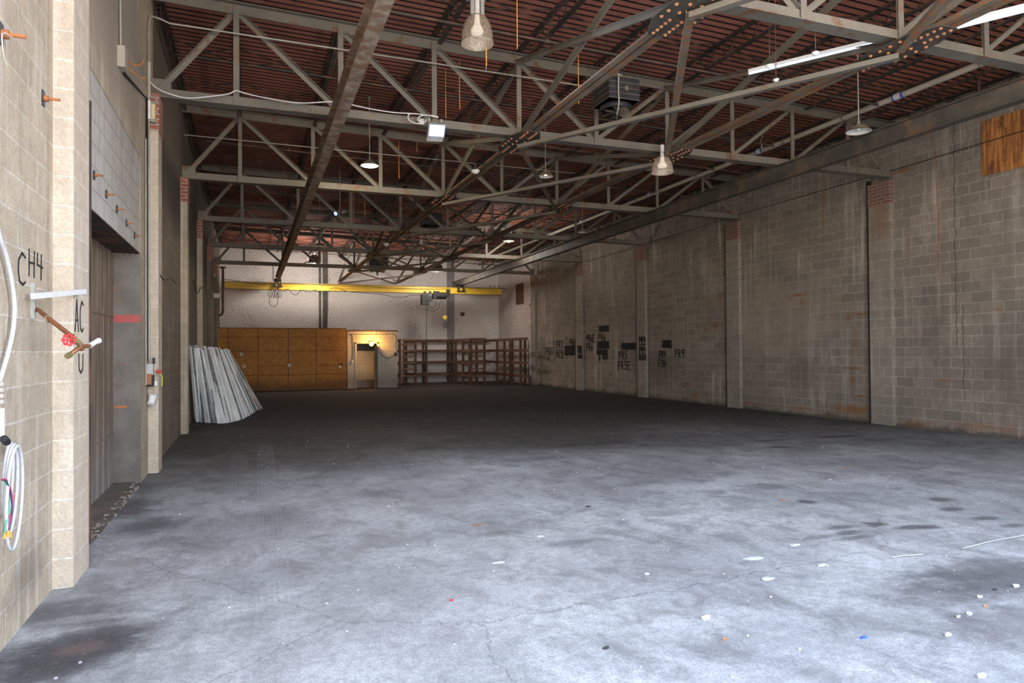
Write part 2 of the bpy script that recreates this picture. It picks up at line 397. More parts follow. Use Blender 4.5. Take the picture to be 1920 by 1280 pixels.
M['rail_dark'] = paint('rail_steel_dark', (.095, .085, .07), .7, 0, .4, 3, (.16, .095, .055), .3, 3)
M['joist'] = paint('dark_joist', (.055, .04, .034), .8, 0, .4, 3, (.13, .06, .04), .35, 3)
M['rivet'] = paint('orange_rust_rivet', (.52, .22, .10), .8, 0, .25, 9)
M['gusset'] = paint('dark_gusset', (.075, .065, .055), .75, 0, .3, 4, (.18, .09, .045), .2, 6)
M['rust'] = paint('rust_orange', (.46, .17, .06), .85, 0, .35, 12)
M['pipe_dark'] = paint('dark_pipe', (.10, .075, .065), .7, 0, .3, 4, (.19, .09, .06), .35, 4)
M['pvc'] = paint('dirty_pvc', (.50, .46, .39), .5, 0, .2, 2)
M['pvc_white'] = plain('white_pvc', (.72, .73, .74), .45)
M['blue'] = plain('blue_tape', (.06, .10, .42), .5)
M['galv'] = paint('galvanized', (.46, .46, .44), .45, .35, .2, 5)
M['stud'] = paint('galvanized_stud', (.86, .87, .86), .5, .0, .12, 4)
M['stud_dull'] = paint('dull_galvanized_stud', (.30, .31, .31), .5, .1, .4, 9)
M['conduit'] = paint('conduit', (.42, .40, .34), .5, .2, .2, 4)
M['white'] = plain('white_plastic', (.78, .78, .76), .5)
M['conduit_white'] = plain('white_conduit', (.58, .59, .62), .5)
M['cable_white'] = plain('white_cable', (.80, .80, .80), .5)
M['black'] = plain('black_rubber', (.012, .012, .013), .6)
M['graffiti'] = paint('black_spray_paint', (.007, .007, .008), .9, 0, .3, 9)
M['copper'] = paint('copper_pipe', (.36, .155, .075), .45, .55, .3, 9)
M['brass'] = paint('brass', (.30, .24, .12), .45, .5, .35, 12)
M['redvalve'] = plain('red_paint', (.62, .02, .03), .45)
M['yellow'] = paint('crane_yellow', (.74, .47, .045), .5, 0, .12, 1.2, (.07, .05, .03), .06, 3)
M['motor'] = paint('dark_machine', (.02, .02, .022), .6, 0, .4, 6)
M['wood'] = paint('brown_lumber', (.125, .056, .03), .8, 0, .35, 4)
M['wood_pale'] = paint('pale_lumber', (.22, .115, .06), .8, 0, .3, 4)
M['heater'] = paint('heater_black', (.035, .036, .042), .5, .2, .3, 8)
M['heater_edge'] = paint('heater_edge', (.20, .16, .12), .6, .2, .3, 8)
M['shade'] = paint('lamp_enamel', (.30, .27, .20), .5, 0, .3, 8, (.3, .14, .06), .25, 8)
M['shade_in'] = plain('white_enamel', (.75, .74, .70), .5)
M['string'] = plain('orange_ribbon', (.85, .38, .05), .6)
M['bulb'] = glow('lit_bulb_warm', (1, .86, .58), 3.5)
M['bulb_dim'] = glow('dim_bulb', (1, .85, .6), .5)
M['hid'] = glow('hid_core', (1, .97, .92), .45)
M['led'] = glow('led_panel', (.22, .34, 1.0), 1.6)
M['sodium'] = glow('sodium_lamp', (1.0, .46, .09), 7)
M['tube'] = glow('fluorescent_tube', (.82, .88, 1.0), .25)
M['redline'] = plain('red_stripe', (.46, .10, .09), .7)
def steel_door():
    t = NT('rusty_door_steel', .55, .25)
    P = t.sep(t.pos())
    sv = t.noise(1, 6, st=(9, 9, .9), rough=.65)
    cc = t.mix(t.ss(sv, .35, .68), (.155, .115, .085), (.29, .225, .17))
    cc = t.mix(t.ss(t.noise(3, 7, rough=.7), .55, .7, 0, .7), cc, (.10, .085, .075))
    low = t.math('ADD', P[2], t.math('MULTIPLY', t.noise(5, 6), .8))
    cc = t.mix(t.ss(low, 1.5, .3, 0, .5), cc, (.33, .35, .37))
    t.bump(sv, .25, .006)
    return t.col(cc)
M['door'] = steel_door()
M['door_dark'] = paint('jamb_steel', (.165, .145, .125), .5, .25, .35, 3, (.20, .12, .07), .15, 5, .3)
def osb():
    t = NT('osb_board', .8)
    uvv, u, P = t.uv()
    f = t.noise(9, 5, vec=uvv, rough=.8, dist=2)
    cc = t.mix(t.ss(f, .38, .64), (.30, .115, .025), (.58, .26, .055))
    cc = t.mix(t.ss(t.noise(24, 3, vec=uvv, dist=2), .57, .64, 0, .7), cc, (.72, .40, .13))
    cc = t.mix(t.ss(t.noise(.9, 5), .45, .72, 0, .5), cc, (.26, .11, .03))
    low = t.math('ADD', P[2], t.math('MULTIPLY', t.noise(1.6, 6), -.9))
    cc = t.mix(t.ss(low, .25, -.35, 0, .75), cc, (.10, .05, .02))
    return t.col(cc)
M['osb'] = osb()
def ply():
    t = NT('weathered_plywood', .75)
    uvv, u, P = t.uv()
    g = t.noise(1.0, 6, vec=uvv, st=(22, 1.2, 1), rough=.65, dist=.4)
    cc = t.mix(t.ss(g, .38, .62), (.26, .09, .025), (.58, .25, .075))
    cc = t.mix(t.ss(t.noise(2.4, 6, vec=uvv, st=(2.5, 1, 1)), .5, .66, 0, .85), cc, (.12, .05, .02))
    cc = t.mix(t.ss(t.noise(1, 5, vec=uvv, st=(14, .8, 1), off=(5, 5, 0)), .62, .72, 0, .6), cc, (.66, .45, .30))
    return t.col(cc)
M['ply'] = ply()
def acrylic(nm='prismatic_acrylic', ca=(.50, .43, .35), cb=(.28, .23, .19)):
    t = NT(nm, .25)
    t.t.nodes.remove(t.b)
    tr = t.n('BsdfTransparent'); tr.inputs[0].default_value = (.80, .74, .66, 1)
    df = t.n('BsdfPrincipled'); df.inputs['Roughness'].default_value = .25; t.b = df
    t.set(df.inputs['Base Color'], t.mix(t.ss(t.noise(30, 4), .35, .65), ca, cb))
    mx = t.n('MixShader'); mx.inputs[0].default_value = .55
    t.t.links.new(tr.outputs[0], mx.inputs[1]); t.t.links.new(df.outputs[0], mx.inputs[2]); t.t.links.new(mx.outputs[0], t.out.inputs[0])
    return t.m
M['acrylic'] = acrylic()
M['sooty_metal'] = paint('sooty_metal', (.10, .08, .06), .6, .2, .3, 8)

# ------------------------------------------------------------------ hall dimensions
XL, XR, YB = -1.26, 12.58, 35.2
T0Y, BAY = 5.903, 4.794
TY = [T0Y+BAY*i for i in range(6)]
XN = [-.152, 1.311, 2.758, 4.194, 5.625, 7.056, 8.479, 9.902, 11.313]
def zt(x): return 6.57-.0256*(x+1.2)          # centre of truss top chord
def zd(x): return zt(x)+.15                    # underside of deck
YF = 1.0
ORD = ['nearest', 'second nearest', 'third nearest', 'fourth nearest', 'fifth nearest', 'farthest']

# floor
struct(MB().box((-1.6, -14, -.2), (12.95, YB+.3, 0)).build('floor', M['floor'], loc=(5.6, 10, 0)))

# ceiling: ribbed steel deck, ribs run across the hall
m = MB(); y = YF; P_ = .1524
xa, xb = XL-.3, XR+.35
prof = []
while y < YB+.2:
    prof += [(y, 0), (y+.106, 0), (y+.109, .085), (y+.1495, .085)]; y += P_
prof.append((y, 0))
vs = []; 
for (yy, h) in prof: vs += [(xa, yy, zd(xa)+h), (xb, yy, zd(xb)+h)]
fs = [(2*i, 2*i+1, 2*i+3, 2*i+2) for i in range(len(prof)-1)]
m.add(vs, fs)
m.add([(xa, YF, zd(xa)+.12), (xb, YF, zd(xb)+.12), (xb, YB+.3, zd(xb)+.12), (xa, YB+.3, zd(xa)+.12), (xa, YF, zd(xa)+.2), (xb, YF, zd(xb)+.2), (xb, YB+.3, zd(xb)+.2), (xa, YB+.3, zd(xa)+.2)],
      [(0,3,2,1),(4,5,6,7),(0,1,5,4),(1,2,6,5),(2,3,7,6),(3,0,4,7)])
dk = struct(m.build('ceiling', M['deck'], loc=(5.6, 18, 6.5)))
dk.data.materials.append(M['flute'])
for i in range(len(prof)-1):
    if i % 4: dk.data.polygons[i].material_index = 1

# left wall with the recessed steel door
ZT = 6.9
DY0, DY1, DZ = 6.80, 9.76, 2.86
struct(MB().box((XL-.35, YF, 0), (XL, DY0, ZT)).box((XL-.35, DY0, 4.07), (XL, DY1, ZT)).box((XL-.35, DY1, 0), (XL, 11.0, ZT)).build('wall_left', M['wall_l'], loc=(XL, 5, 0)))
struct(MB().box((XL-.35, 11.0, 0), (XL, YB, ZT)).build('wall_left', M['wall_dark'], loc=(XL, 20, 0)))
struct(MB().box((XL-.35, DY0, DZ), (XL-.004, DY1, 4.07)).build('trim_1', M['lintel'], loc=(XL, 8, DZ)))
d = MB().box((-1.61, DY0, 0), (-1.555, DY1, DZ)); 
for zz in (.62, 2.05): d.box((-1.557, DY0+.02, zz), (-1.545, DY1-.02, zz+.02))
for k in range(1, 9): d.box((-1.5555, DY0+k*.33, 0), (-1.549, DY0+k*.33+.008, DZ))
door1 = struct(d.build('door_1', M['door'], loc=(-1.58, 8.3, 0)))
door1['label'] = 'brown rusty steel door recessed in left wall'
jb = MB().box((-1.555, DY1-.012, .02), (XL+.006, DY1-.001, DZ-.02)).build('jamb_plate', M['door_dark'], door1)
MB().box((-1.553, DY1-.016, 1.995), (XL+.008, DY1-.010, 2.085)).build('stripe', M['redline'], jb)['label'] = 'red stripe painted across jamb'
MB().box((-1.554, DY1-.02, .94), (-1.40, DY1-.011, .965)).build('scar', M['rust'], jb)['label'] = 'rusty gouge'
lf = MB()
for k in range(9): lf.box((-1.55+k*.033, DY0+.01, DZ-.012-.004*(k % 2)), (-1.55+k*.033+.026, DY1-.01, DZ-.001))
lf.build('soffit_channel', M['joist'], door1)
MB().box((-1.552, DY0, .0), (XL+.02, DY1, .018)).build('threshold', M['door_dark'], door1)
MB().box((XL-.002, DY0-.03, 0), (XL+.012, DY0+.005, DZ+.9)).build('edge_angle', M['joist'], door1)

# right wall, last bay painted white; back wall
YW = 30.47
struct(MB().box((XR, YF, 0), (XR+.3, YW, ZT)).build('wall_right', M['wall_r'], loc=(XR, 15, 0)))
struct(MB().box((XR, YW, 0), (XR+.3, YB, ZT)).build('wall_right', M['block_white'], loc=(XR, 33, 0)))
struct(MB().box((8.6, YF-.25, 0), (XR+.3, YF, ZT-.25)).build('wall_front_unseen', M['wall_r'], loc=(10, YF, 0)))  # front wall piece out of view, added to cut daylight on the right
struct(MB().box((XL-.35, YB, 0), (XR+.3, YB+.3, ZT)).build('wall_back', M['brick_white'], loc=(5, YB, 0)))

# pilasters
tn = 2
for i, ty in enumerate(TY):
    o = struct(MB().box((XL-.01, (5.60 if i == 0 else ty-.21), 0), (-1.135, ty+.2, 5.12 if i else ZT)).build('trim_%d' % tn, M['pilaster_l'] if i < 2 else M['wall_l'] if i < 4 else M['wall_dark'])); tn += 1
    if i: MB().box((XL-.005, ty-.222, 4.62), (-1.123, ty+.206, 5.125)).build('brick_cap', M['red_brick'], o)
for i, ty in enumerate(TY):
    y0, y1 = ty+.03, ty+.56
    o = struct(MB().box((XR-.10, y0, 0), (XR+.01, y1, 5.10)).build('trim_%d' % tn, M['pilaster_r'])); tn += 1
    MB().box((XR-.112, y0-.004, 4.62), (XR+.005, y1+.002, 5.105)).build('brick_cap', M['red_brick_dull'], o)
    MB().box((XR-.104, y1, 0), (XR-.004, y1+.035, 5.10 if i > 1 else 5.2)).build('joint', M['black'], o)['label'] = 'black open joint'
# concrete curb crumbs at the door sill
# ------------------------------------------------------------------ trusses
def invT(h, w, t=.012): return [(-w/2, -h/2), (w/2, -h/2), (w/2, -h/2+t), (t, -h/2+t), (t, h/2), (-t, h/2), (-t, -h/2+t), (-w/2, -h/2+t)]
def Tt(h, w, t=.012): return [(a, -b) for a, b in invT(h, w, t)][::-1]
def ang(a, b, t=.008): return [(-a/2, -b/2), (a/2, -b/2), (a/2, -b/2+t), (-a/2+t, -b/2+t), (-a/2+t, b/2), (-a/2, b/2)]
def dbl(a, b, t=.008): return [(-a/2, b/2-t), (-.012, b/2-t), (-.012, -b/2), (.012, -b/2), (.012, b/2-t), (a/2, b/2-t), (a/2, b/2), (-a/2, b/2)]
ZB = 5.205
def make_truss():
    t = thing('roof_truss', '', 'truss', (5.58, 0, ZB-.075), 'steel roof trusses across the hall')
    MB().ext(invT(.15, .19), (-1.25, 0, ZB), (12.45, 0, ZB)).build('bottom_chord', M['truss'], t)
    MB().ext(Tt(.15, .19), (-1.25, 0, zt(-1.25)), (12.55, 0, zt(12.55))).build('top_chord', M['truss'], t)
    zlo, zhi = ZB-.06, .05
    for k, x in enumerate(XN):
        # an upright made of angles: wide face to the front, leg towards the back
        MB().ext([(-.04, -.034), (.04, -.034), (.04, -.026), (.006, -.026), (.006, .03), (-.006, .03), (-.006, -.026), (-.04, -.026)][::1],
                 (x, 0, zlo), (x, 0, zt(x)+zhi), (0, 1, 0)).build('upright', M['truss'], t)
    dg = [(-1.17, 0, XN[0], 1)] + [(XN[i], 1, XN[i+1], 0) for i in range(4)] + [(XN[i], 0, XN[i+1], 1) for i in range(4, 8)] + [(XN[8], 1, 12.36, 0)]
    for (x0, u0, x1, u1) in dg:
        a = V((x0, 0, zt(x0)-.02 if u0 else ZB+.02)); b = V((x1, 0, zt(x1)-.02 if u1 else ZB+.02))
        dd = (b-a).normalized(); a = a+dd*.07; b = b-dd*.07
        MB().ext([(-.032, -.038), (-.024, -.038), (-.024, .038), (-.032, .038)], a, b).ext([(-.032, .034), (.03, .034), (.03, .041), (-.032, .041)], a, b).build('web_diagonal', M['truss'], t)
    # plates at the bearings
    MB().box((-1.25, -.014, ZB-.07), (-1.0, .014, ZB+.2)).build('end_plate', M['truss'], t)
    MB().box((12.2, -.014, ZB-.07), (12.45, .014, ZB+.2)).build('end_plate', M['truss'], t)
    return t
tr0 = make_truss()
for i, ty in enumerate(TY):
    o = tr0 if i == 0 else dup(tr0, (5.58, ty, ZB-.075))
    o.location = (5.58, ty, ZB-.075)
    o['label'] = ['grey steel roof truss crossing top right corner, nearest to the camera', 'grey steel roof truss carrying the white cable and bluish floodlight, second from camera',
      'grey steel roof truss third from camera, behind the floodlight truss', 'grey steel roof truss fourth from camera, between the third and fifth',
      'grey steel roof truss fifth from camera, next to last', 'grey steel roof truss farthest from camera, just in front of white brick wall'][i]

# joists under the deck
def make_joist(L):
    t = thing('roof_joist', '', 'joist', (0, 0, 0), 'open-web joists under the roof deck')
    m = MB(); h = .29
    for s in (-1, 1): m.ext(ang(.035, .035, .006), (s*.022, .02, -.018), (s*.022, L-.02, -.018))
    m.build('top_chord', M['joist'], t)
    m = MB()
    for s in (-1, 1): m.ext(ang(.03, .03, .006), (s*.02, .38, -h), (s*.02, L-.38, -h))
    m.build('bottom_chord', M['joist'], t)
    pts = [(0, .06, -.03)]; n = 15; a = .4; st = (L-.8)/n
    for k in range(n+1): pts.append((0, a+k*st, -h if k % 2 == 0 else -.02))
    pts.append((0, L-.06, -.03))
    m = MB()
    for p, q in zip(pts, pts[1:]): m.bar(p, q, .015, .015)
    m.build('web_rod', M['joist'], t)
    return t
jx = [-1.16] + XN + [12.46]
jn = ['against left wall', 'first from left wall', 'second from left wall', 'third from left wall', 'fourth from left wall', 'fifth from left wall', 'fifth from right wall', 'fourth from right wall', 'third from right wall', 'second from right wall', 'against right wall']
jn = ['against the left wall'] + ['%s out from the left wall' % w for w in ('first', 'second', 'third', 'fourth')] + ['on the centre line'] + ['%s out from the right wall' % w for w in ('fourth', 'third', 'second', 'first')] + ['against the right wall']
bays = ['in front of the nearest truss', 'between nearest and second truss', 'between second and third truss', 'between third and fourth truss', 'between fourth and fifth truss', 'between fifth and farthest truss', 'behind the farthest truss']
j0 = make_joist(BAY); first = True
for b in range(7):
    for k, x in enumerate(jx):
        if b == 0 and k < 7: continue
        if b == 1 and k < 3: continue
        y0 = TY[0]+BAY*(b-1); L = BAY if b < 6 else YB-TY[5]
        lab = 'dark open-web joist %s, %s' % (jn[k], bays[b])
        if first: o = j0; first = False; o.location = (x, y0, zd(x)); o['label'] = lab
        else: o = dup(j0, (x, y0, zd(x)), lab)
        if b == 6: o.scale = (1, (L-.02)/BAY, 1)

# sprinkler branch pipes, two to a bay, and cross bridging rods
def branch(y, lab):
    t = thing('sprinkler_pipe', lab, 'sprinkler pipe', (5.5, y, 6.3), 'sprinkler branch pipes under the deck')
    o = V((0, 0, -.345))
    MB().tube([V((-.9, y, zd(-.9)))+o, V((12.15, y, zd(12.15)))+o], .019, 8).build('pipe', M['pipe_dark'], t)
    for q in range(4):
        x = .9+q*3.3; z = zd(x)-.345
        MB().tube([(x-.04, y, z), (x+.04, y, z)], .028, 8).tube([(x, y, z), (x, y, z+.09)], .012, 6).lathe([(.0, .10), (.022, .10), (.022, .094), (.0, .09)], (x, y, z), 8).build('sprinkler_head', M['pipe_dark'], t)
for b in range(1, 7):
    for h in (0, 1):
        L = BAY if b < 6 else YB-TY[5]
        yy = TY[0]+BAY*(b-1)+(1.5 if h == 0 else 3.6)*L/BAY
        branch(yy, 'dark sprinkler pipe crossing under the deck %s, %s of its two' % (bays[b], ('nearer', 'farther')[h]))
def bridging(y, lab):
    t = thing('bridging', lab, 'bridging', (5.5, y, 6.4), 'cross bridging rods between joists')
    for a, b in zip(jx, jx[1:]):
        MB().bar((a, y, zd(a)-.02), (b, y, zd(b)-.285), .016, .016).bar((a, y+.02, zd(a)-.285), (b, y+.02, zd(b)-.02), .016, .016).build('cross_rod', M['joist'], t)
for b in range(1, 7):
    for h in (0, 1):
        yy = TY[0]+BAY*(b-1)+(1.7, 3.25)[h]
        bridging(yy, 'dark crossed bridging rods between joists %s, %s row' % (bays[b], ('nearer', 'farther')[h]))

# two longitudinal struts under the trusses with riveted plates
side = {3: 'left', 5: 'right'}
for k in (3, 5):
    x = XN[k]; z = ZB-.075-.035
    t = thing('longitudinal_strut', 'rusty double-angle strut running down the hall under the trusses, %s one of two' % side[k], 'strut', (x, 18, z), 'rusty struts running the length of the hall')
    for s in (-1, 1):
        MB().ext([(s*.018, -.03), (s*.105, -.03), (s*.105, -.022), (s*.026, -.022), (s*.026, .06), (s*.018, .06)][::s], (x, YF, z), (x, YB-.1, z)).build('angle', M['truss_rust'], t)
    for i, ty in enumerate(TY):
        g = MB(); lx, wx = .62, .26
        pts = [(-.12, -lx), (.12, -lx), (wx, -.30), (wx, .30), (.12, lx), (-.12, lx), (-wx, .30), (-wx, -.30)]
        zz = z-.045
        vs = [(x+a, ty+b, zz) for a, b in pts]+[(x+a, ty+b, zz+.014) for a, b in pts]
        n = 8; g.add(vs, [tuple(range(n-1, -1, -1)), tuple(range(n, 2*n))]+[(q, (q+1) % n, n+(q+1) % n, n+q) for q in range(n)])
        gp = g.build('gusset_plate', M['gusset'], t)
        if i < 4:
            rv = MB().lathe([(0, -.022), (.012, -.019), (.022, -.006), (.024, 0)], (0, 0, 0), 6)
            base = None
            sp_ = [(sx, sgn*(.26+.078*q)) for sx in (-.075, .075) for sgn in (-1, 1) for q in range(5)]
            sp_ += [(sx, .02+yy) for sx in (-.20, .20) for yy in (-.2, -.07, .07, .2)] + [(sx, yy) for sx in (-.07, .07) for yy in (-.09, .09)]
            for (a, b) in sp_:
                if base is None:
                    base = rv.build('rivet', M['rivet'], gp); base.location = (a, ty+b-18, zz-z); ml = base
                    # local mesh sits at its own origin
                    for vtx in base.data.vertices: vtx.co += V((x, 18, z))
                else:
                    c = base.copy(); COL.objects.link(c); c.parent = gp; c.location = (a, ty+b-18, zz-z)

# braces
def brace(p0, p1, w, h, mat, lab, grp, prof=None):
    m = MB()
    m.ext(prof or ang(w, h, .009), p0, p1)
    tag(m.build('steel_brace', mat), lab, 'brace', grp)
ys = [TY[0]-BAY] + TY + [YB-.05]
for b in range(7):
    ya, yb = ys[b], ys[b+1]
    za = ZB-.16
    A, B = V((XN[3], ya, za)), V((XN[5], yb, za)); C_, D = V((XN[5], ya, za-.062)), V((XN[3], yb, za-.062))
    brace(A, B, .09, .06, M['truss_rust'], 'flat diagonal brace from left strut back to right strut, %s' % bays[b], 'diagonal braces between the two struts')
    brace(C_, D, .09, .06, M['truss'], 'flat diagonal brace from right strut back to left strut, %s' % bays[b], 'diagonal braces between the two struts')
    for k in (3, 5):
        x = XN[k]; top = zt(x)-.06
        brace((x+.03, ya, top), (x+.03, yb-.05, ZB-.06), .075, .075, M['truss'], 'sloping brace over %s strut falling away from camera, %s' % (side[k], bays[b]), 'sloping braces over the struts', dbl(.10, .075))
        brace((x-.03, ya+.05, ZB-.06), (x-.03, yb, top), .075, .075, M['truss'], 'sloping brace over %s strut rising away from camera, %s' % (side[k], bays[b]), 'sloping braces over the struts', dbl(.10, .075))

# crane rails
def Ibeam(h, w, tf=.016, tw=.012):
    a, b = w/2, h/2
    return [(-a, -b), (a, -b), (a, -b+tf), (tw/2, -b+tf), (tw/2, b-tf), (a, b-tf), (a, b), (-a, b), (-a, b-tf), (-tw/2, b-tf), (-tw/2, -b+tf), (-a, -b+tf)]
tag(MB().ext(Ibeam(.29, .16), (1.17, YF, 4.97), (1.25, 34.2, 4.97)).build('crane_rail', M['rail']), 'long rusty brown I-beam crane rail under the trusses, nearer the left wall', 'rail', 'crane rails')
tag(MB().ext(Ibeam(.29, .16), (9.42, YF, 4.97), (9.78, 34.3, 4.97)).build('crane_rail', M['rail_dark']), 'long dark I-beam crane rail under the trusses, nearer the right wall', 'rail', 'crane rails')
for i, ty in enumerate(TY):
    for s, xx in (('left', 1.17+.08*(ty-1)/33), ('right', 9.42+.36*(ty-1)/33)):
        pass

# ------------------------------------------------------------------ yellow crane girder + hoist
CY = 33.0
g = thing('crane_girder', 'yellow overhead crane girder hanging under the rails before the white wall', 'crane', (5.4, CY, 4.42))
MB().ext(Ibeam(.31, .24, .018, .14), (-1.1, CY, 4.575), (11.94, CY, 4.575)).build('girder', M['yellow'], g)
m = MB().box((-1.1, CY-.125, 4.725), (11.94, CY+.125, 4.738)).box((-1.1, CY-.125, 4.412), (11.94, CY+.125, 4.421)).build('flange_edge', M['motor'], g)
for xx in (1.245, 9.77):
    m = MB()
    for s in (-1, 1):
        m.box((xx+s*.13-.02, CY-.16, 4.55), (xx+s*.13+.02, CY+.16, 4.90)).box((xx+s*.13-.05, CY-.17, 4.52), (xx+s*.13+.05, CY-.13, 4.60))
        m.tube([(xx+s*.05, CY-.1, 4.86), (xx+s*.15, CY-.1, 4.86)], .06, 12).tube([(xx+s*.05, CY+.1, 4.86), (xx+s*.15, CY+.1, 4.86)], .06, 12)
    m.box((xx-.2, CY-.165, 4.53), (xx+.2, CY-.135, 4.57)).build('end_truck', M['motor'], g)
m = MB()
for k in range(3):
    x = 11.35+k*.22; m.tube([(x, CY, 4.73), (x, CY, 4.84), (x+.05, CY, 4.9)], .018, 6)
m.box((10.6, CY-.03, 4.735), (12.2, CY+.03, 4.76)).build('collector_arm', M['motor'], g)
# festoon cable
def W(px, py, y=CY-.16): return at(px, py, y=y)
fl = [(527,543),(533,546),(541,542),(548,550),(554,553),(560,549),(566,542),(573,546),(580,547),(590,542),(598,548),(610,551),(620,541),(636,540),(650,546),(680,549),(720,552),(735,556),(755,557),(775,553),(792,554)]
MB().tube(catm([W(a, b) for a, b in fl], 4), .012, 5).build('festoon_cable', M['black'], g)
MB().tube(catm([W(415,522), (W(460,529)), W(500,533), W(560,532), W(640,537), W(700,538), W(780,541), W(845,541)], 3), .012, 5).build('supply_cable', M['black'], g)
m = MB()
for k in range(5):
    cx = W(506+k*4.5, 549); rr_ = .11+.02*(k % 2); pts = [cx+V((rr_*.75*math.cos(a*.5236), .02*k, rr_*1.5*math.sin(a*.5236)-.03)) for a in range(13)]
    m.tube(pts, .012, 5, caps=False)
m.tube(catm([W(521,534), W(521,560), W(519,571), (W(512,574)), W(506,571), W(505,558)], 5), .012, 5)
m.build('coiled_cable', M['black'], g)
hx = W(818, 552).x
h = thing('hoist', 'dark electric hoist trolley hanging from the yellow girder', 'hoist', (8.5, CY, 3.9))
for q in (797, 807, 815, 822):
    c = W(q, 548); MB().tube([c, c+V((0, .12, 0))], .07, 12).build('wheel', M['motor'], h)
c = W(799, 560); m = MB().box((c.x-.20, CY-.2, c.z-.28), (c.x+.14, CY+.14, c.z+.22)).box((c.x-.02, CY-.23, c.z-.12), (c.x+.28, CY-.1, c.z+.14)).build('control_housing', M['motor'], h)
c = W(829, 554); MB().tube([c+V((-.28, .1, .0)), c+V((.22, .1, .0))], .17, 14).box((c.x-.42, CY-.14, c.z-.16), (c.x-.22, CY+.16, c.z+.22)).build('drum_motor', M['motor'], h)
c = W(842, 551); MB().box((c.x-.12, CY-.14, c.z-.12), (c.x+.05, CY+.1, c.z+.22)).build('end_carriage', M['motor'], h)
hb = W(834, 595)
MB().tube([W(831, 562), W(831, 592)], .010, 5).tube([W(837, 562), W(837, 592)], .010, 5).build('hoist_chain', M['motor'], h)
MB().tube([hb+V((0, -.07, 0)), hb+V((0, .07, 0))], .10, 16).build('hook_block', M['yellow'], h)
MB().tube(catm([W(832, 600), W(831, 612), W(833, 615), W(835, 603), W(836, 613), W(838, 614), W(838.5, 600)], 4), .012, 6).build('chain_loop', M['black'], h)
MB().tube(catm([W(801,566), W(806,575), W(812,577), W(817,572), W(818,563)], 5), .012, 5).tube(catm([W(801,579), W(812,583), W(822,577), W(826,562)], 5), .012, 5).build('loop_cable', M['black'], h)
MB().tube([W(800.5, 565), W(799.5, 630), W(798.5, 683)], .014, 6).build('pendant_cord', M['black'], h)
c = W(798, 690); MB().box((c.x-.05, CY-.2, c.z-.16), (c.x+.05, CY-.12, c.z+.2)).build('push_button_box', M['motor'], h)

# ------------------------------------------------------------------ back of the hall
def Bk(px, py): return at(px, py, y=YB)
a, b = Bk(605, 600), Bk(613.5, 600)
tag(MB().ext([(-.1, -.1), (.1, -.1), (.1, -.085), (.008, -.085), (.008, .085), (.1, .085), (.1, .1), (-.1, .1), (-.1, .085), (-.008, .085), (-.008, -.085), (-.1, -.085)], ((a.x+b.x)/2, YB-.11, 0), ((a.x+b.x)/2, YB-.11, 6.55), (0, 1, 0)).build('steel_column', M['rail_dark']), 'dark grey steel column standing against the white back wall', 'column')
a = Bk(600, 600)
tag(MB().box((a.x-.05, YB-.10, 0), (a.x+.04, YB-.005, 6.5)).build('vertical_duct', M['rail_dark']), 'narrow dark vertical duct just left of the steel column', 'duct')
a, b = Bk(845, 600), Bk(852, 600)
tag(MB().box((a.x-.2, YB-.05, 0), (a.x+.19, YB-.001, 6.5)).build('painted_pier', paint('grey_pier_paint', (.27, .26, .26), .7, 0, .15, 2)), 'grey painted pier on the white brick wall behind the hoist', 'pier')
a = Bk(867, 589); tag(MB().box((a.x-.11, YB-.06, a.z-.09), (a.x+.1, YB, a.z+.1)).build('wall_plate', M['wood']), 'small rusty brown plate on the white wall right of the pier', 'plate')
# dark pipe with elbow near left corner
a = at(418, 500, y=30.4)
pp = [V((a.x, 30.4, 5.05)), V((a.x, 30.4, at(418, 580, y=30.4).z)), V((a.x-.03, 30.4, at(418, 589, y=30.4).z)), V((a.x-.12, 30.4, at(416, 591, y=30.4).z)), V((XL+.01, 30.4, at(412, 591, y=30.4).z))]
t = thing('drain_pipe', 'dark brown vertical pipe bending into the left wall beside the yellow girder end', 'pipe', (a.x, 30.4, pp[-1].z))
MB().tube(pp, .052, 10).build('pipe', M['pipe_dark'], t)
MB().tube([pp[0]+V((0, 0, -.03)), pp[0]+V((0, 0, .03))], .12, 12).build('flange', M['pipe_dark'], t)
# white pipe at the corner of the white bay
a = at(995, 600, x=XR-.08)
t = thing('downpipe', 'white peeling downpipe on the right wall beside the wooden shelving', 'pipe', (a.x, a.y, 0))
MB().tube([(a.x, a.y, .45), (a.x, a.y, 5.2)], .06, 10).build('pipe', paint('peeling_white_pipe', (.62, .58, .54), .6, 0, .15, 3, (.10, .07, .05), .3, 6), t)
MB().tube([(a.x, a.y, 0), (a.x, a.y, .45)], .075, 10).build('boot', M['pipe_dark'], t)
# boarded openings on the right wall
p0, p1 = at(968, 533, x=XR), at(982, 569, x=XR)
tag(MB().box((XR-.03, p1.y, p1.z), (XR-.002, p0.y, p0.z)).build('plywood_board', M['wood']), 'small brown board covering an opening high on the white right wall', 'board')
p0, p1 = at(1841, 229, x=XR), at(1842, 331, x=XR)
t = thing('plywood_board', 'large orange plywood sheet high on the right wall at the photo edge', 'board', (XR, 8.0, 4.7))
MB().box((XR-.025, 7.72, p1.z), (XR-.002, p0.y, p0.z)).build('sheet', M['ply'], t)
MB().box((XR-.025, 6.55, p1.z), (XR-.002, 7.71, p0.z)).build('sheet', M['ply'], t)

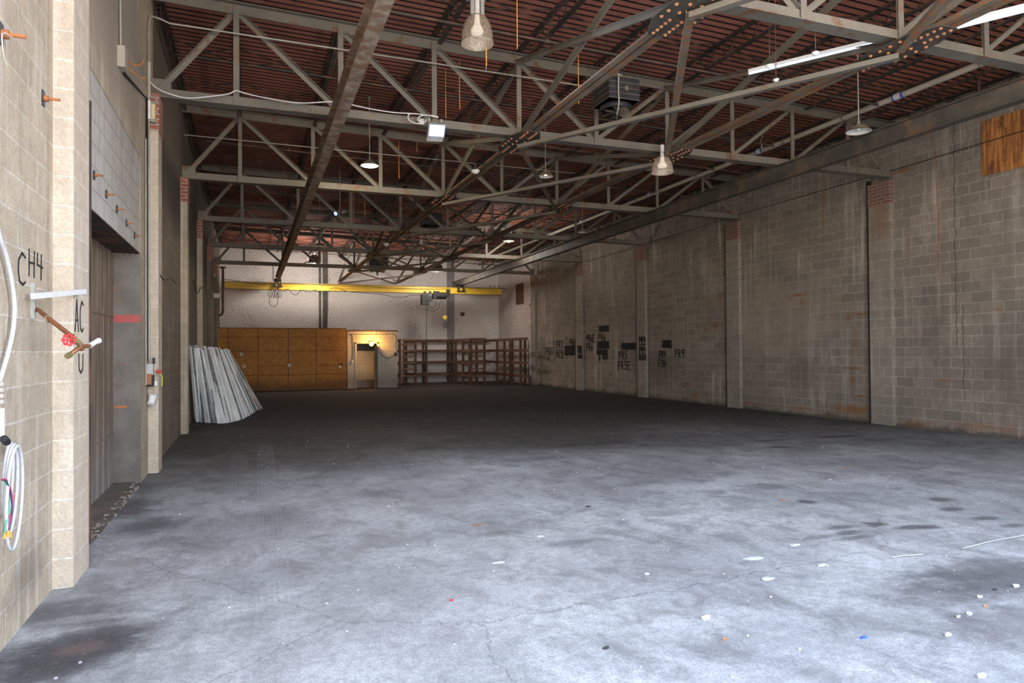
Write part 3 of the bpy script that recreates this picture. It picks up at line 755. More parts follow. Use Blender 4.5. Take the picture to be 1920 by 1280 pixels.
# OSB partition box
OY = 30.9
xs = [at(q, 686, y=OY).x for q in (410, 428, 484, 540.5, 593, 650)]; xs[0] = XL+.06
zs = [0, at(500, 703, y=OY).z, at(500, 686, y=OY).z, at(500, 658, y=OY).z, at(500, 632, y=OY).z, 2.62]
ob = thing('osb_partition', 'orange-brown strand board room front at the back left', 'partition', (1.4, OY, 0))
for i in range(5):
    for k in range(5):
        if k == 2 and i in (1, 3): continue
        z1 = zs[k+2] if (k == 1 and i in (1, 3)) else zs[k+1]
        MB().box((xs[i]+.012, OY-.013+.002*((i+k) % 3), zs[k]+.009), (xs[i+1]-.012, OY+.01, z1-.009)).build('osb_sheet', M['osb'], ob)
MB().box((xs[0], OY+.011, 0), (xs[-1], OY+.05, 2.62)).box((xs[-1]-.05, OY+.05, 0), (xs[-1], YB-.13, 2.62)).box((xs[0], OY+.02, 2.60), (xs[-1], YB-.13, 2.64)).build('framing', M['wood'], ob)
for (px, py, lab) in ((453, 664, 'upper left white outlet plate on the strand board'), (458, 686.5, 'lower left white outlet plate on the strand board'), (542.5, 684.5, 'white outlet plate near the middle of the strand board')):
    c = at(px, py, y=OY-.015)
    t = thing('wall_outlet', lab, 'outlet', c, 'outlets on the strand board')
    MB().box((c.x-.058, OY-.022, c.z-.06), (c.x+.058, OY-.013, c.z+.06)).build('plate', M['white'], t)
    MB().box((c.x-.018, OY-.026, c.z-.035), (c.x+.018, OY-.021, c.z+.035)).build('socket', M['motor'], t)
c = at(640, 685.5, y=OY-.02)
t = thing('door_lock', 'white and black lever lock near the right edge of strand board', 'lock', c)
MB().box((c.x-.10, OY-.03, c.z-.09), (c.x-.01, OY-.013, c.z+.02)).build('plate', M['white'], t)
MB().tube([(c.x, OY-.013, c.z+.06), (c.x, OY-.06, c.z+.06)], .05, 10).build('knob', M['black'], t)

# cream block room with doorway
RY = 31.0; x0, x1 = xs[-1]+.04, 6.25
dx0, dx1, dz = at(668, 690, y=RY).x, 5.36, 1.97
rm = MB().box((x0, RY, 0), (dx0, RY+.15, 2.5)).box((dx1, RY, 0), (x1, RY+.15, 2.5)).box((dx0, RY, dz), (dx1, RY+.15, 2.5)).box((x1-.15, RY+.15, 0), (x1, YB-.01, 2.5))
struct(rm.build('wall_room', M['room_white'], loc=(5.1, RY, 0)))
struct(MB().box((x0-.02, RY-.03, 2.5), (x1+.03, YB-.13, 2.56)).build('trim_%d' % tn, M['pipe_dark'])); tn += 1
struct(MB().box((x0+.1, RY+.85, .35), (x1-.4, RY+.9, 1.65)).build('wall_room_inner', M['room_white']))
struct(MB().box((x0+.1, RY+.80, 0), (x1-.4, RY+.92, .35)).build('trim_%d' % tn, M['door_dark'])); tn += 1
m = MB(); fw = .05
m.box((dx0-fw, RY-.03, 0), (dx0+.02, RY+.16, dz+fw)).box((dx1-.02, RY-.03, 0), (dx1+fw, RY+.16, dz+fw)).box((dx0-fw, RY-.03, dz), (dx1+fw, RY+.16, dz+fw))
d2 = struct(m.build('door_2', M['room_white'], loc=(4.8, RY, 0))); d2['label'] = 'open doorway of the cream block room'
lf = MB().bar((dx1-.02, RY-.03, .94), (dx1-.26, RY-.78, .94), .045, 1.84).build('door_leaf', M['wall_dark'], d2)
# sodium lamp over the doorway
c = at(696.5, 644.5, y=RY-.22)
t = thing('wall_lamp', 'glowing orange lamp above the open doorway', 'lamp', c)
m = MB(); m.lathe([(.001, -.10), (.06, -.08), (.095, -.03), (.10, .02), (.07, .08), (.001, .10)], c, 16); m.build('globe', M['sodium'], t)
MB().tube([c+V((0, .1, .02)), V((c.x, RY, c.z+.06))], .03, 8).box((c.x-.09, RY-.03, c.z-.02), (c.x+.09, RY, c.z+.14)).build('bracket', M['motor'], t)
lamp('doorway_lamp_light', c+V((0, -.16, .05)), 30, (1.0, .50, .13), .1)
tag(MB().tube(catm([(4.15, RY-.02, 2.35), (4.27, RY-.03, 2.28), (4.29, RY-.02, 1.7), (4.26, RY-.02, 1.25)], 5), .012, 5).build('power_cord', M['black']), 'thin dark cord hanging on the cream wall left of the doorway', 'cord')
tag(MB().box((4.22, RY-.05, 1.13), (4.31, RY-.001, 1.24)).build('switch_box', M['white']), 'small white box at the cord end left of the doorway', 'switch')
tag(MB().tube([(4.12, RY-.012, 2.36), (6.05, RY-.012, 2.37), (6.14, RY-.012, 2.32), (6.16, RY-.012, 1.55)], .012, 6).build('conduit', M['room_white']), 'painted conduit looping over the cream block room front', 'conduit')
tag(MB().tube(catm([(5.42, RY-.02, 1.62), (5.6, RY-.03, 1.4), (5.85, RY-.03, 1.33), (6.14, RY-.03, 1.47)], 5), .012, 5).build('sagging_cord', M['black']), 'dark cord sagging across the cream wall right of the doorway', 'cord')
tag(MB().box((6.10, RY-.06, 1.42), (6.21, RY-.001, 1.56)).build('outlet_box', M['motor']), 'dark outlet box at the right corner of the cream room', 'box')
tag(MB().box((5.72, RY-.012, 1.25), (5.92, RY-.001, 1.37)).build('notice_plate', M['pvc']), 'small plate on the cream wall under the sagging cord', 'plate')

# wooden shelving frames
WZ = [.45, 1.05, 1.62, 2.14]
def post(p, x, y, top=2.2, w=.10): MB().box((x-w/2, y-w/2, 0), (x+w/2, y+w/2, top)).build('post', M['wood'], p)
def rail(p, a, b, z, h=.13, mat='wood'): MB().bar((a[0], a[1], z), (b[0], b[1], z), .042, h).build('rail', M[mat], p)
def shelf_frame(name, lab, posts, rails, rungs=()):
    t = thing(name, lab, 'shelf', (posts[0][0], posts[0][1], 0), 'rough lumber shelving frames at the back')
    for q in posts: post(t, *q)
    for (a, b) in rails:
        for z in WZ: rail(t, a, b, z)
    for (a, b, z) in rungs: MB().bar((a[0], a[1], z), (b[0], b[1], z), .04, .07).build('rung', M['wood_pale'], t)
LX0, LX1, LY = 6.74, 7.50, 32.9
Z8 = [.45, .77, 1.07, 1.35, 1.64, 1.95, 2.17]
shelf_frame('lumber_shelf', 'narrow lumber shelf frame beside the cream block room',
  [(LX0, LY), (LX1, LY), (LX0, 35.0), (LX1, 35.0), (7.2, 34.0)], [((LX0, LY), (LX0, 35.0)), ((LX1, LY), (LX1, 35.0))], [((LX0, LY-.05), (LX1, LY-.05), z) for z in Z8])
shelf_frame('lumber_shelf', 'wide lumber shelf frame along the white back wall',
  [(8.40, 34.4), (9.70, 34.3), (8.40, 35.05), (9.70, 35.05)], [((LX1+.05, 34.4), (9.72, 34.35)), ((LX1+.05, 35.05), (11.9, 35.05))])
PX0, PX1, PY = 9.62, 10.28, 30.8
shelf_frame('lumber_shelf', 'ladder-ended lumber shelf frame projecting towards the camera',
  [(PX0, PY), (PX1, PY), (PX0, 32.05), (PX1+.02, 32.05), (PX0, 33.3), (PX1+.05, 33.3)], [((PX0-.04, PY), (PX0-.04, 34.3)), ((PX1+.04, PY), (PX1+.04, 34.3))],
  [((PX0-.04, PY-.05), (PX1+.06, PY-.05), z) for z in (.45, .79, 1.07, 1.36, 1.64, 1.93, 2.17)])
SX = 11.7
shelf_frame('lumber_shelf', 'lumber shelf frame along the right wall below the small board',
  [(SX, 33.0), (SX, 31.95), (SX, 30.9), (SX, 29.8), (12.4, 33.0), (12.4, 31.0)], [((SX-.03, 34.6), (SX-.03, 28.9)), ((PX1+.1, 34.3), (SX, 34.3))])

# ------------------------------------------------------------------ galvanized studs leaning on the left wall
NS = 64
def lerp(a, b, t): return a+(b-a)*t
bp_ = [(0, -1.12, 17.85), (.3, -.62, 17.15), (.5, -.38, 17.3), (.72, -.10, 18.1), (.88, .14, 20.0), (1, .32, 21.1)]
def basept(t):
    for (t0, x0_, y0_), (t1, x1_, y1_) in zip(bp_, bp_[1:]):
        if t <= t1+1e-6: q = (t-t0)/(t1-t0); return lerp(x0_, x1_, q), lerp(y0_, y1_, q)
for i in range(NS):
    t = i/(NS-1); bx, by = basept(t); bx += (R()-.5)*.05; by += (R()-.5)*.25
    tx = lerp(-1.17, -.47, t)+(R()-.5)*.02; ty_ = lerp(16.55, 19.7, t)+(R()-.5)*.25; tz = lerp(1.74, 1.66, t)+(R()-.5)*.10
    m = MB(); a = V((bx, by, .015)); b = V((tx, ty_, tz))
    w_ = .020+R()*.018; hh = .030
    pr = [(-w_/2, -hh), (w_/2, -hh), (w_/2, hh), (w_/2-.003, hh), (w_/2-.003, -hh+.003), (-w_/2+.003, -hh+.003), (-w_/2+.003, hh), (-w_/2, hh)]
    if R() < .4: pr = [(p, -q) for p, q in pr][::-1]
    m.ext(pr, a, b, V((.55+R()*.5, -.9+R()*.5, .1)))
    dull = i % 4 == 2
    tag(m.build('metal_stud', M['stud_dull' if dull else 'stud']), 'dull grey perforated metal stud between the bright ones in the leaning stack' if dull else 'bright galvanized metal stud in the leaning stack by the left wall', 'stud', 'dull studs in the leaning stack' if dull else 'galvanized studs leaning on the left wall')
for k, lab in enumerate(('rusty brown strip leaning at the far right edge of the stud stack', 'short orange wooden strip on the floor side of the stud stack')):
    a = at(488-4*k, 768-k*2, z=0.02); b = at(447+k*6, 700, y=a.y-.3)
    tag(MB().bar(a, b, .07, .02, (1, 0, .2)).build('wood_strip', M['rust'] if k == 0 else M['wood_pale']), lab, 'strip')

# ------------------------------------------------------------------ lamps
def pendant(px, py, d, lab, lit='off', r=.165, stem=True):
    """enamel warehouse shade on a rod"""
    v = ray(px, py); p = V((0, 0, CH))+v*(d/v.dot(vf))
    t = thing('pendant_lamp', lab, 'lamp', (p.x, p.y, p.z-.03), 'enamel pendant lamps')
    MB().lathe([(.022, .12), (.03, .075), (.075, .06), (.13, .03), (r, -.03), (r+.004, -.03), (.135, .02), (.08, .05), (.03, .066)][:6], p, 24).build('shade', M['shade'], t)
    MB().lathe([(r-.003, -.029), (.125, .024), (.07, .052), (.001, .056)], p, 24).build('shade_lining', M['shade_in'] if lit != 'on' else M['bulb'], t)
    MB().lathe([(.001, -.022), (.026, -.014), (.034, .008), (.02, .045)], p, 12).build('bulb', M['bulb'] if lit == 'on' else M['bulb_dim'] if lit == 'dim' else M['white'], t)
    top = zd(p.x)-.01
    MB().tube([p+V((0, 0, .11)), V((p.x, p.y, top))], .009, 6).build('stem', M['conduit'], t)
    MB().tube([V((p.x, p.y, top-.05)), V((p.x, p.y, top))], .035, 10).build('canopy', M['conduit'], t)
    return p
def hid(px, py, d, lab, r=.215, core=True, hh=.40, dark=False, ballast=True):
    v = ray(px, py); p = V((0, 0, CH))+v*(d/v.dot(vf))
    t = thing('high_bay_lamp', lab, 'lamp', (p.x, p.y, p.z), 'clear-domed high bay lamps')
    pr = [(r*q, hh*w) for q, w in ((1, 0), (.985, .15), (.95, .35), (.88, .55), (.77, .73), (.60, .87), (.38, .96), (.2, 1))]
    MB().lathe(pr, p, 28).build('dome', M['sooty_metal' if dark else 'acrylic'], t)
    MB().lathe([(r, 0), (r+.006, .004), (r+.004, .014), (r-.003, .012)], p, 28).build('rim', M['pvc'], t)
    if dark: MB().lathe([(.001, -.05), (.05, -.03), (.06, .02), (.03, hh*.6)], p, 14).build('lamp_bulb', M['bulb_dim'], t)
    elif core: MB().lathe([(.001, .13*hh/.4), (.075, .14*hh/.4), (.085, .18*hh/.4), (.04, .27*hh/.4), (.03, hh)], p, 14).build('lamp_core', M['hid'], t)
    MB().tube([p+V((0, 0, hh-.01)), p+V((0, 0, hh+.2))], .035, 10).build('socket', M['white'], t)
    if not ballast: return t, p
    m = MB()
    for s in (-1, 1): m.box((p.x+s*.07-.025, p.y-.02, p.z+hh-.01), (p.x+s*.07+.025, p.y+.02, p.z+hh+.24))
    m.build('side_bracket', M['galv'], t)
    MB().box((p.x-.13, p.y-.09, p.z+hh+.2), (p.x+.12, p.y+.09, p.z+hh+.5)).build('ballast_box', M['galv'], t)
    MB().tube([p+V((0, 0, hh+.5)), V((p.x, p.y, zd(p.x)))], .01, 6).build('rod', M['galv'], t)
    return t, p
def hid_on(p, w, hh=.4, col=(1, .93, .84)): lamp('high_bay_light', p+V((0, 0, -.10 if w > 50 else .17*hh/.4)), w, col, .35 if w > 50 else .1)
# ---- fixtures
a = at(512, 494, y=29.9); tag(MB().tube([(a.x, 29.87, 5.14), (a.x, 29.87, at(512, 526, y=29.9).z)], .018, 6).build('drop_rod', M['pipe_dark']), 'short dark rod hanging under the farthest truss near its left end', 'rod')
a = at(1430, 280, x=10.82); tag(MB().tube(catm([(10.82, a.y, 6.12), (10.80, a.y+.03, 6.28), (10.83, a.y, zd(10.8))], 4), .008, 5).tube([(10.78, a.y, 6.10), (10.80, a.y+.02, 6.22)], .006, 5).build('wire_tie', M['white']), 'bright wire tie looped over the pale plastic pipe', 'wire')
p = pendant(693, 308, 13.7, 'lit warm enamel pendant lamp hanging right of the left crane rail', 'on')
lamp('pendant_light', p+V((0, 0, -.10)), 45, (1, .84, .6), .10)
pendant(1023, 328, 14.4, 'enamel pendant lamp with dim bulb beside the left strut', 'dim')
pendant(1610, 243, 10.6, 'pale enamel pendant lamp hanging nearest the right wall', r=.185)
pendant(1092, 433, 21.2, 'small pale pendant lamp above the right crane rail, farther back')
pendant(600, 459, 22.8, 'dull pendant lamp near the left crane rail before the white wall')
pendant(577, 493, 31.5, 'small pendant lamp lowest beside the dark steel column', r=.2)
t, p = hid(895, 83, 9.3, 'large clear-domed high bay lamp hanging at the top centre'); hid_on(p, 2.5)
MB().tube([p+V((.12, 0, .01)), p+V((.12, 0, -.33))], .004, 5).build('pull_cord', M['pvc'], t)
hid_on(hid(1242, 324, 12.2, 'clear-domed high bay lamp just under the riveted plate', r=.19, hh=.29, ballast=False)[1], 1, .27)
hid_on(hid(954, 452, 25.5, 'shallow high bay lamp above the hoist, behind the third truss', r=.20, hh=.14, dark=True)[1], 51, .14)
hid_on(hid(590, 494, 31.0, 'dark-domed high bay lamp beside the dark steel column', r=.26, hh=.40, dark=True)[1], 165)
hid_on(hid(819, 508, 32.3, 'dark-domed high bay lamp above the hoist against the white wall', r=.3, hh=.36, dark=True)[1], 120, .36)
# small twin-head bluish lamp
v = ray(636, 400); p = V((0, 0, CH))+v*(18.7/v.dot(vf))
t = thing('twin_spot_lamp', 'small two-headed bluish spot lamp on a thin rod', 'lamp', p)
MB().tube([p+V((.02, 0, .03)), V((p.x+.02, p.y, zd(p.x)))], .009, 6).build('rod', M['conduit'], t)
MB().tube([p+V((-.03, 0, .02)), p+V((-.10, -.05, -.02))], [.03, .06], 10).tube([p+V((.07, 0, .02)), p+V((.16, -.04, .06))], [.03, .05], 10).build('lamp_head', M['galv'], t)
MB().tube([p+V((-.10, -.05, -.02)), p+V((-.105, -.054, -.022))], .05, 10).build('lens', M['led'], t)

# LED floodlight under the second truss
fc = at(819, 245, y=TY[1]-.22)
t = thing('floodlight', 'bluish-white LED floodlight clamped under the truss with the white cable', 'lamp', fc)
ux = V((1, -.12, -.05)).normalized(); nrm = V((.05, -.80, -.60)).normalized(); uz = nrm.cross(ux).normalized(); ux = uz.cross(nrm)
if uz.z < 0: uz = -uz
def quadbox(m, c, hx_, hz_, dy0, dy1):
    vs = [c+ux*a*hx_+uz*b*hz_+nrm*q for q in (dy0, dy1) for a, b in ((-1, -1), (1, -1), (1, 1), (-1, 1))]
    return m.add(vs, [(0, 1, 2, 3), (7, 6, 5, 4), (0, 4, 5, 1), (1, 5, 6, 2), (2, 6, 7, 3), (3, 7, 4, 0)])
quadbox(MB(), fc, .135, .11, -.07, 0).build('housing', M['galv'], t)
quadbox(MB(), fc, .118, .088, .0, .003).build('lens', M['led'], t)
m = MB(); quadbox(m, fc-uz*.145-ux*.01, .13, .032, -.05, -.01); m.build('driver_cover', M['galv'], t)
for s in (-1, 1): MB().bar(fc+ux*s*.10+V((0, .02, .09)), V((fc.x+s*.1, TY[1]-.10, 5.19)), .02, .05).tube([V((fc.x+s*.1, TY[1]-.12, 5.16)), V((fc.x+s*.1, TY[1]-.12, 5.25))], .02, 8).build('bracket', M['galv'], t)
MB().box((fc.x-.26, TY[1]-.14, 5.13), (fc.x-.18, TY[1]-.096, 5.22)).build('beam_clamp', M['galv'], t)
sl = bpy.data.lights.new('floodlight_beam', 'SPOT'); sl.energy = 260; sl.color = (.72, .80, 1); sl.spot_size = math.radians(125); sl.spot_blend = .6; sl.shadow_soft_size = .1
so = bpy.data.objects.new('floodlight_beam', sl); COL.objects.link(so); so.location = fc+nrm*.04
so.rotation_euler = nrm.to_track_quat('-Z', 'Y').to_euler()

# fluorescent strips
def strip(p0, p1, n, lab):
    p0, p1 = V(p0), V(p1)
    t = thing('fluorescent_strip', lab, 'lamp', (p0+p1)/2, 'fluorescent strips near the nearest truss')
    MB().bar(p0+V((0, 0, .055)), p1+V((0, 0, .055)), .05*n, .035).build('housing', M['white'], t)
    sd = (p1-p0).normalized().cross(V((0, 0, 1)))
    for k in range(n):
        o = sd*((k-(n-1)/2)*.07)
        MB().tube([p0+o+V((0, 0, .02)), p1+o+V((0, 0, .02))], .015, 10).build('tube', M['tube'], t)
strip(at(1404, 141, z=5.28), at(1640, 84, z=5.28), 1, 'single white fluorescent strip lying along the diagonal brace')
a, b = at(1742, 66, z=5.25), at(1925, 21, z=5.25)
strip(a, b+(b-a)*.4, 2, 'double white fluorescent strip at the top right corner')

# unit heaters
def heater(cx, cyy, z0, s, lab, detail=True):
    h = .34*s; w = .27*s
    t = thing('unit_heater', lab, 'heater', (cx, cyy, z0-.25*s), 'black unit heaters hung from the roof')
    MB().box((cx-w, cyy-w, z0), (cx+w, cyy+w, z0+h)).build('casing', M['heater'], t)
    m = MB()
    for k in range(5):
        z = z0+h*(k/4.0)
        z = min(z, z0+h-.004)
        m.box((cx-w-.012, cyy-w-.012, z), (cx+w+.012, cyy+w+.012, z+.008))
    m.build('louver_edge', M['heater_edge'], t)
    MB().lathe([(.20*s, 0), (.255*s, -.03*s), (.245*s, -.10*s), (.235*s, -.10*s), (.24*s, -.03*s)], (cx, cyy, z0), 28).build('fan_shroud', M['heater'], t)
    m = MB()
    for k in range(6):
        a = k*math.pi/3; ca, sa = math.cos(a), math.sin(a)
        def q(r_, off, z): return V((cx+r_*ca-off*sa, cyy+r_*sa+off*ca, z0-.11*s+z))
        vs = [q(.04*s, -.03*s, .03*s), q(.22*s, -.085*s, .05*s), q(.22*s, .085*s, -.05*s), q(.04*s, .03*s, -.03*s)]
        m.add(vs+[v_+V((0, 0, .004)) for v_ in vs], [(3, 2, 1, 0), (4, 5, 6, 7), (0, 1, 5, 4), (1, 2, 6, 5), (2, 3, 7, 6), (3, 0, 4, 7)])
    m.build('fan_blade_set', M['heater_edge'], t)
    MB().tube([(cx, cyy, z0-.16*s), (cx, cyy, z0-.04*s)], .05*s, 12).tube([(cx+.01, cyy, z0-.24*s), (cx+.01, cyy, z0-.15*s)], .03*s, 8).build('fan_motor', M['heater'], t)
    if detail:
        MB().tube(catm([(cx+.05, cyy-.1, z0+h+.10), (cx-.05, cyy-.12, z0+h+.12), (cx-.12, cyy-w-.03, z0+h), (cx-.13, cyy-w-.04, z0+.1), (cx-.10, cyy-w, z0-.06), (cx-.05, cyy-.12, z0-.2)], 6), .012, 6).build('flex_lead', M['pvc'], t)
        m = MB().tube([(cx-.13, cyy, z0+h), (cx-.13, cyy, z0+h+.13)], .055, 12).tube([(cx-.05, cyy, z0+h+.07), (cx+.10, cyy, z0+h+.07)], .04, 12); m.build('gas_valve', M['heater'], t)
        c = V((cx+.03, cyy-w-.012, z0+.17)); MB().tube([c, c+V((0, -.008, 0))], .04, 12).build('vent_hole', M['heater_edge'], t)
    for sx_, sy2 in ((.9, -.6), (-.9, -.6), (.9, .6), (-.9, .6)): MB().tube([(cx+sx_*w, cyy+sy2*w, z0+h), (cx+sx_*w, cyy+sy2*w, zd(cx))], .006, 6).build('hanger_rod', M['joist'], t)
c = at(1163, 178, y=9.75); heater(c.x-.08, 9.75, c.z-.17, 1.0, 'large black unit heater with fan below, nearest under the roof')
c = at(808, 413, y=23.0); heater(c.x, 23.0, c.z-.2, 1.15, 'dark unit heater half hidden behind the third truss, left of centre', False)
c = at(707, 492, y=32.0); heater(c.x, 32.0, c.z-.2, 1.6, 'dark unit heater farthest back before the white wall', False)

# smoke detectors / small round fittings
def det(px, py, d, lab, s=1.0):
    # fitting hung from the strut or from the deck
    v = ray(px, py); p = at(px, py, z=4.93) if d is None else V((0, 0, CH))+v*(d/v.dot(vf))
    t = thing('smoke_detector', lab, 'detector', p, 'small white round fittings')
    MB().lathe([(.001, -.05*s), (.03*s, -.045*s), (.07*s, -.01*s), (.075*s, .02*s), (.001, .03*s)], p, 16).build('body', M['white'], t)
    if px < 900: MB().tube([(p.x, p.y, 5.075), (XN[3]-.05, p.y, 5.075)], .012, 6).build('arm', M['motor'], t)
    else: MB().tube([p+V((0, 0, .02)), V((p.x, p.y, zd(p.x)))], .005, 6).build('stem', M['pipe_dark'], t)
    MB().tube([p+V((0, 0, .02*s)), V((p.x, p.y, 5.085 if px < 900 else p.z+.11*s))], .018*s, 8).build('base', M['motor'], t)
det(892, 321, None, 'white detector under the left strut behind second truss')
det(724, 458, None, 'white detector under the left strut near fourth truss', 1.3)
det(1455, 150, None, 'small round white fitting under the single fluorescent strip', .5)
det(1529, 100, None, 'small round white fitting under the nearest riveted plate', .55)
det(1443, 124, 8.2, 'white round fitting standing above the single fluorescent strip', .6)
v = ray(790, 453); p = V((0, 0, CH))+v*(24/v.dot(vf))
tag(MB().box((p.x-.05, p.y-.04, p.z-.08), (p.x+.05, p.y+.04, p.z+.08)).tube([p, V((p.x, p.y, zd(p.x)))], .006, 5).build('hanging_box', M['white']), 'small white box on a cord left of the third riveted plate', 'box')

# orange ribbons hanging from the deck
for (px, y0_, y1_, d, lab) in ((970, 0, 92, 9.3, 'orange ribbon hanging right of the large high bay lamp'), (912, 90, 124, 9.3, 'short orange cord under the large high bay lamp'), (862, 140, 205, 11.9, 'thin orange ribbon left of the large high bay lamp, above the floodlight'), (836, 200, 222, 12.3, 'short orange ribbon above the floodlight'),
     (748, 282, 334, 16.3, 'orange ribbon hanging behind the floodlight truss'), (782, 262, 285, 16.3, 'short orange ribbon below the floodlight'), (684, 372, 408, 20.5, 'orange ribbon near the twin spot lamp'), (663, 385, 420, 20.5, 'thin orange ribbon left of another near the twin spot lamp'), (1085, 133, 195, 11, 'orange ribbon hanging left of the nearest heater')):
    v = ray(px, y0_); a = V((0, 0, CH))+v*(d/v.dot(vf)); v = ray(px, y1_); b = V((0, 0, CH))+v*(d/v.dot(vf))
    tag(MB().bar(V((b.x, b.y, zd(b.x)-.0 if px != 912 else a.z)), b, .012, .004, (0, 1, 0)).build('hanging_ribbon', M['string']), lab, 'ribbon', 'orange ribbons hanging from the roof')

# ------------------------------------------------------------------ pipes and cables under the roof
t = thing('drain_pipe', 'long pale plastic pipe running under the roof on the right', 'pipe', (10.8, 15, 6.08))
MB().tube([(10.85, 6.35, 6.10), (10.8, 30.5, 6.02)], .052, 12).build('pipe', M['pvc'], t)
for yy in (9.0, 12.6, 17.2, 21.6):
    MB().tube([(10.82, yy, 6.085), (10.82, yy+.16, 6.085)], .060, 12).build('coupling', M['pvc_white'], t)
    
    for q in (0, .16): MB().tube([(10.82, yy-.012+q, 6.085), (10.82, yy+.012+q, 6.085)], .0625, 12).build('blue_ring', M['blue'], t)
for yy in (7.6, 10.3, 11.9, 13.6, 15.0, 18.0):
    MB().tube([(10.82+.062*math.cos(a*.35), yy, 6.085+.062*math.sin(a*.35)) for a in range(19)], .006, 5, caps=False).tube([(10.82, yy, 6.14), (10.82, yy, zd(10.82))], .004, 5).build('hanger', M['joist'], t)
m = MB().tube(catm([(10.84, 6.5, 6.1), (10.86, 6.2, 6.1), (10.93, 5.95, 6.12), (11.05, 5.8, 6.14)], 5), .062, 12)
m.tube([(10.84, 6.62, 6.1), (10.84, 6.45, 6.1)], .07, 12).tube([(11.05, 5.9, 6.14), (11.2, 5.6, 6.15)], .06, 12)
m.tube(catm([(10.75, 6.2, 6.3), (10.72, 6.1, 6.22), (10.85, 5.95, 6.16), (11.0, 5.85, 6.2), (11.1, 5.75, 6.3)], 6), .052, 12).build('trap_fitting', M['pvc_white'], t)
t = thing('sprinkler_main', 'dark sprinkler main pipe running along the top of the right wall', 'pipe', (12.15, 18, 6.1))
MB().tube([(12.2, YF+1, 6.1), (12.2, 34.8, 6.05)], .045, 10).build('pipe', M['pipe_dark'], t)
for yy in (8.6, 10.9, 14.2, 18, 23): MB().tube([(12.2, yy-.07, 6.09), (12.2, yy+.07, 6.09)], .065, 10).tube([(12.2, yy, 6.1), (12.2, yy, zd(12.2))], .03, 8).build('coupling', M['pipe_dark'], t)
# conduit across second truss and down the wall, with switch gear
t = thing('wall_conduit', 'thin pale conduit crossing the second truss and running down the left wall', 'conduit', (-1.23, 10.3, 1.4))
MB().tube([(5.35, 10.58, 6.10), (-1.0, 10.58, 6.15), (-1.12, 10.52, 6.17), (-1.225, 10.40, 6.14), (-1.235, 10.37, 6.0), (-1.235, 10.36, 1.5)], .013, 8).build('pipe', M['conduit'], t)
MB().box((XL, 10.31, 4.72), (XL+.05, 10.42, 4.97)).build('junction_box', M['white'], t)
MB().tube([(-1.235, 10.37, 5.02), (-1.235, 10.37, 5.5)], .022, 8).build('sleeve', M['pvc'], t)
tag(MB().tube([(-1.24, 10.24, 1.5), (-1.24, 10.20, 4.95), (-1.24, 8.45, 4.62), (-1.24, 8.28, 4.70)], .013, 8).build('wall_conduit', M['motor']), 'dark conduit bending diagonally up the left wall above the steel door', 'conduit')
tag(MB().tube([(-1.24, 10.12, 1.2), (-1.24, 10.12, 4.4)], .010, 6).build('wall_conduit', M['conduit']), 'thin conduit right beside the steel door jamb', 'conduit')
tag(MB().tube([(-1.24, 8.2, 4.8), (-1.24, 8.17, 5.4), (-1.24, 8.17, 6.6)], .012, 6).build('wall_conduit', M['conduit']), 'conduit rising from the small beige box on upper left wall', 'conduit')
t = thing('junction_box', 'beige junction box with loose wires high on the left wall', 'box', (XL, 8.2, 4.55))
MB().box((XL, 8.13, 4.58), (XL+.07, 8.29, 4.80)).build('box', M['pvc'], t)
MB().tube(catm([(-1.2, 8.3, 4.70), (-1.1, 8.38, 4.70), (-1.05, 8.42, 4.78)], 4), .009, 5).tube(catm([(-1.2, 8.3, 4.64), (-1.08, 8.4, 4.58), (-1.04, 8.42, 4.60)], 4), .007, 5).build('loose_wire', M['rust'], t)
t = thing('disconnect_box', 'small tan panel mounted on the brick top of the second pilaster', 'box', (-1.18, 10.4, 4.72))
MB().box((-1.215, 10.40, 4.71), (-1.155, 10.475, 4.99)).build('body', M['shade'], t)
MB().box((-1.205, 10.392, 4.75), (-1.165, 10.401, 4.95)).build('cover', paint('tan_cover', (.62, .47, .27), .5), t)
t = thing('switch_gear', 'cluster of grey and black switch boxes on the wall beside the steel door', 'switch', (-1.23, 10.3, 1.2))
MB().box((XL, 10.30, 1.33), (-1.18, 10.40, 1.47)).build('grey_box', M['galv'], t)
MB().box((XL, 10.23, 1.20), (-1.19, 10.29, 1.34)).build('brown_box', M['copper'], t)
MB().box((XL, 10.31, 1.17), (-1.17, 10.37, 1.32)).box((-1.19, 10.32, 1.47), (-1.16, 10.36, 1.55)).build('black_box', M['motor'], t)
MB().box((-1.18, 10.37, 1.18), (-1.14, 10.40, 1.24)).build('white_switch', M['white'], t)
MB().tube([(-1.15, 10.36, 1.37), (-1.09, 10.37, 1.36)], .02, 8).build('red_button', M['redvalve'], t)
MB().tube(catm([(-1.12, 10.37, 1.35), (-1.08, 10.37, 1.30), (-1.08, 10.37, 1.17)], 4), .006, 5).build('yellow_wire', plain('yellow_wire', (.7, .75, .05)), t)
t = thing('outlet_box', 'grey tilted outlet box hanging below the switch cluster', 'box', (-1.2, 10.36, .92))
c = V((-1.19, 10.34, 1.0))
def tbox(m, c, hx_, hy_, hz_, tilt):
    ca, sa = math.cos(tilt), math.sin(tilt)
    vs = [c+V((a*hx_*ca+b*hz_*sa, q*hy_, b*hz_*ca-a*hx_*sa)) for q in (-1, 1) for a, b in ((-1, -1), (1, -1), (1, 1), (-1, 1))]
    return m.add(vs, [(0, 1, 2, 3), (7, 6, 5, 4), (0, 4, 5, 1), (1, 5, 6, 2), (2, 6, 7, 3), (3, 7, 4, 0)])
tbox(MB(), c, .045, .03, .075, .25).build('box', M['galv'], t)
tbox(MB(), c+V((.004, -.032, 0)), .028, .003, .05, .25).build('face', M['white'], t)
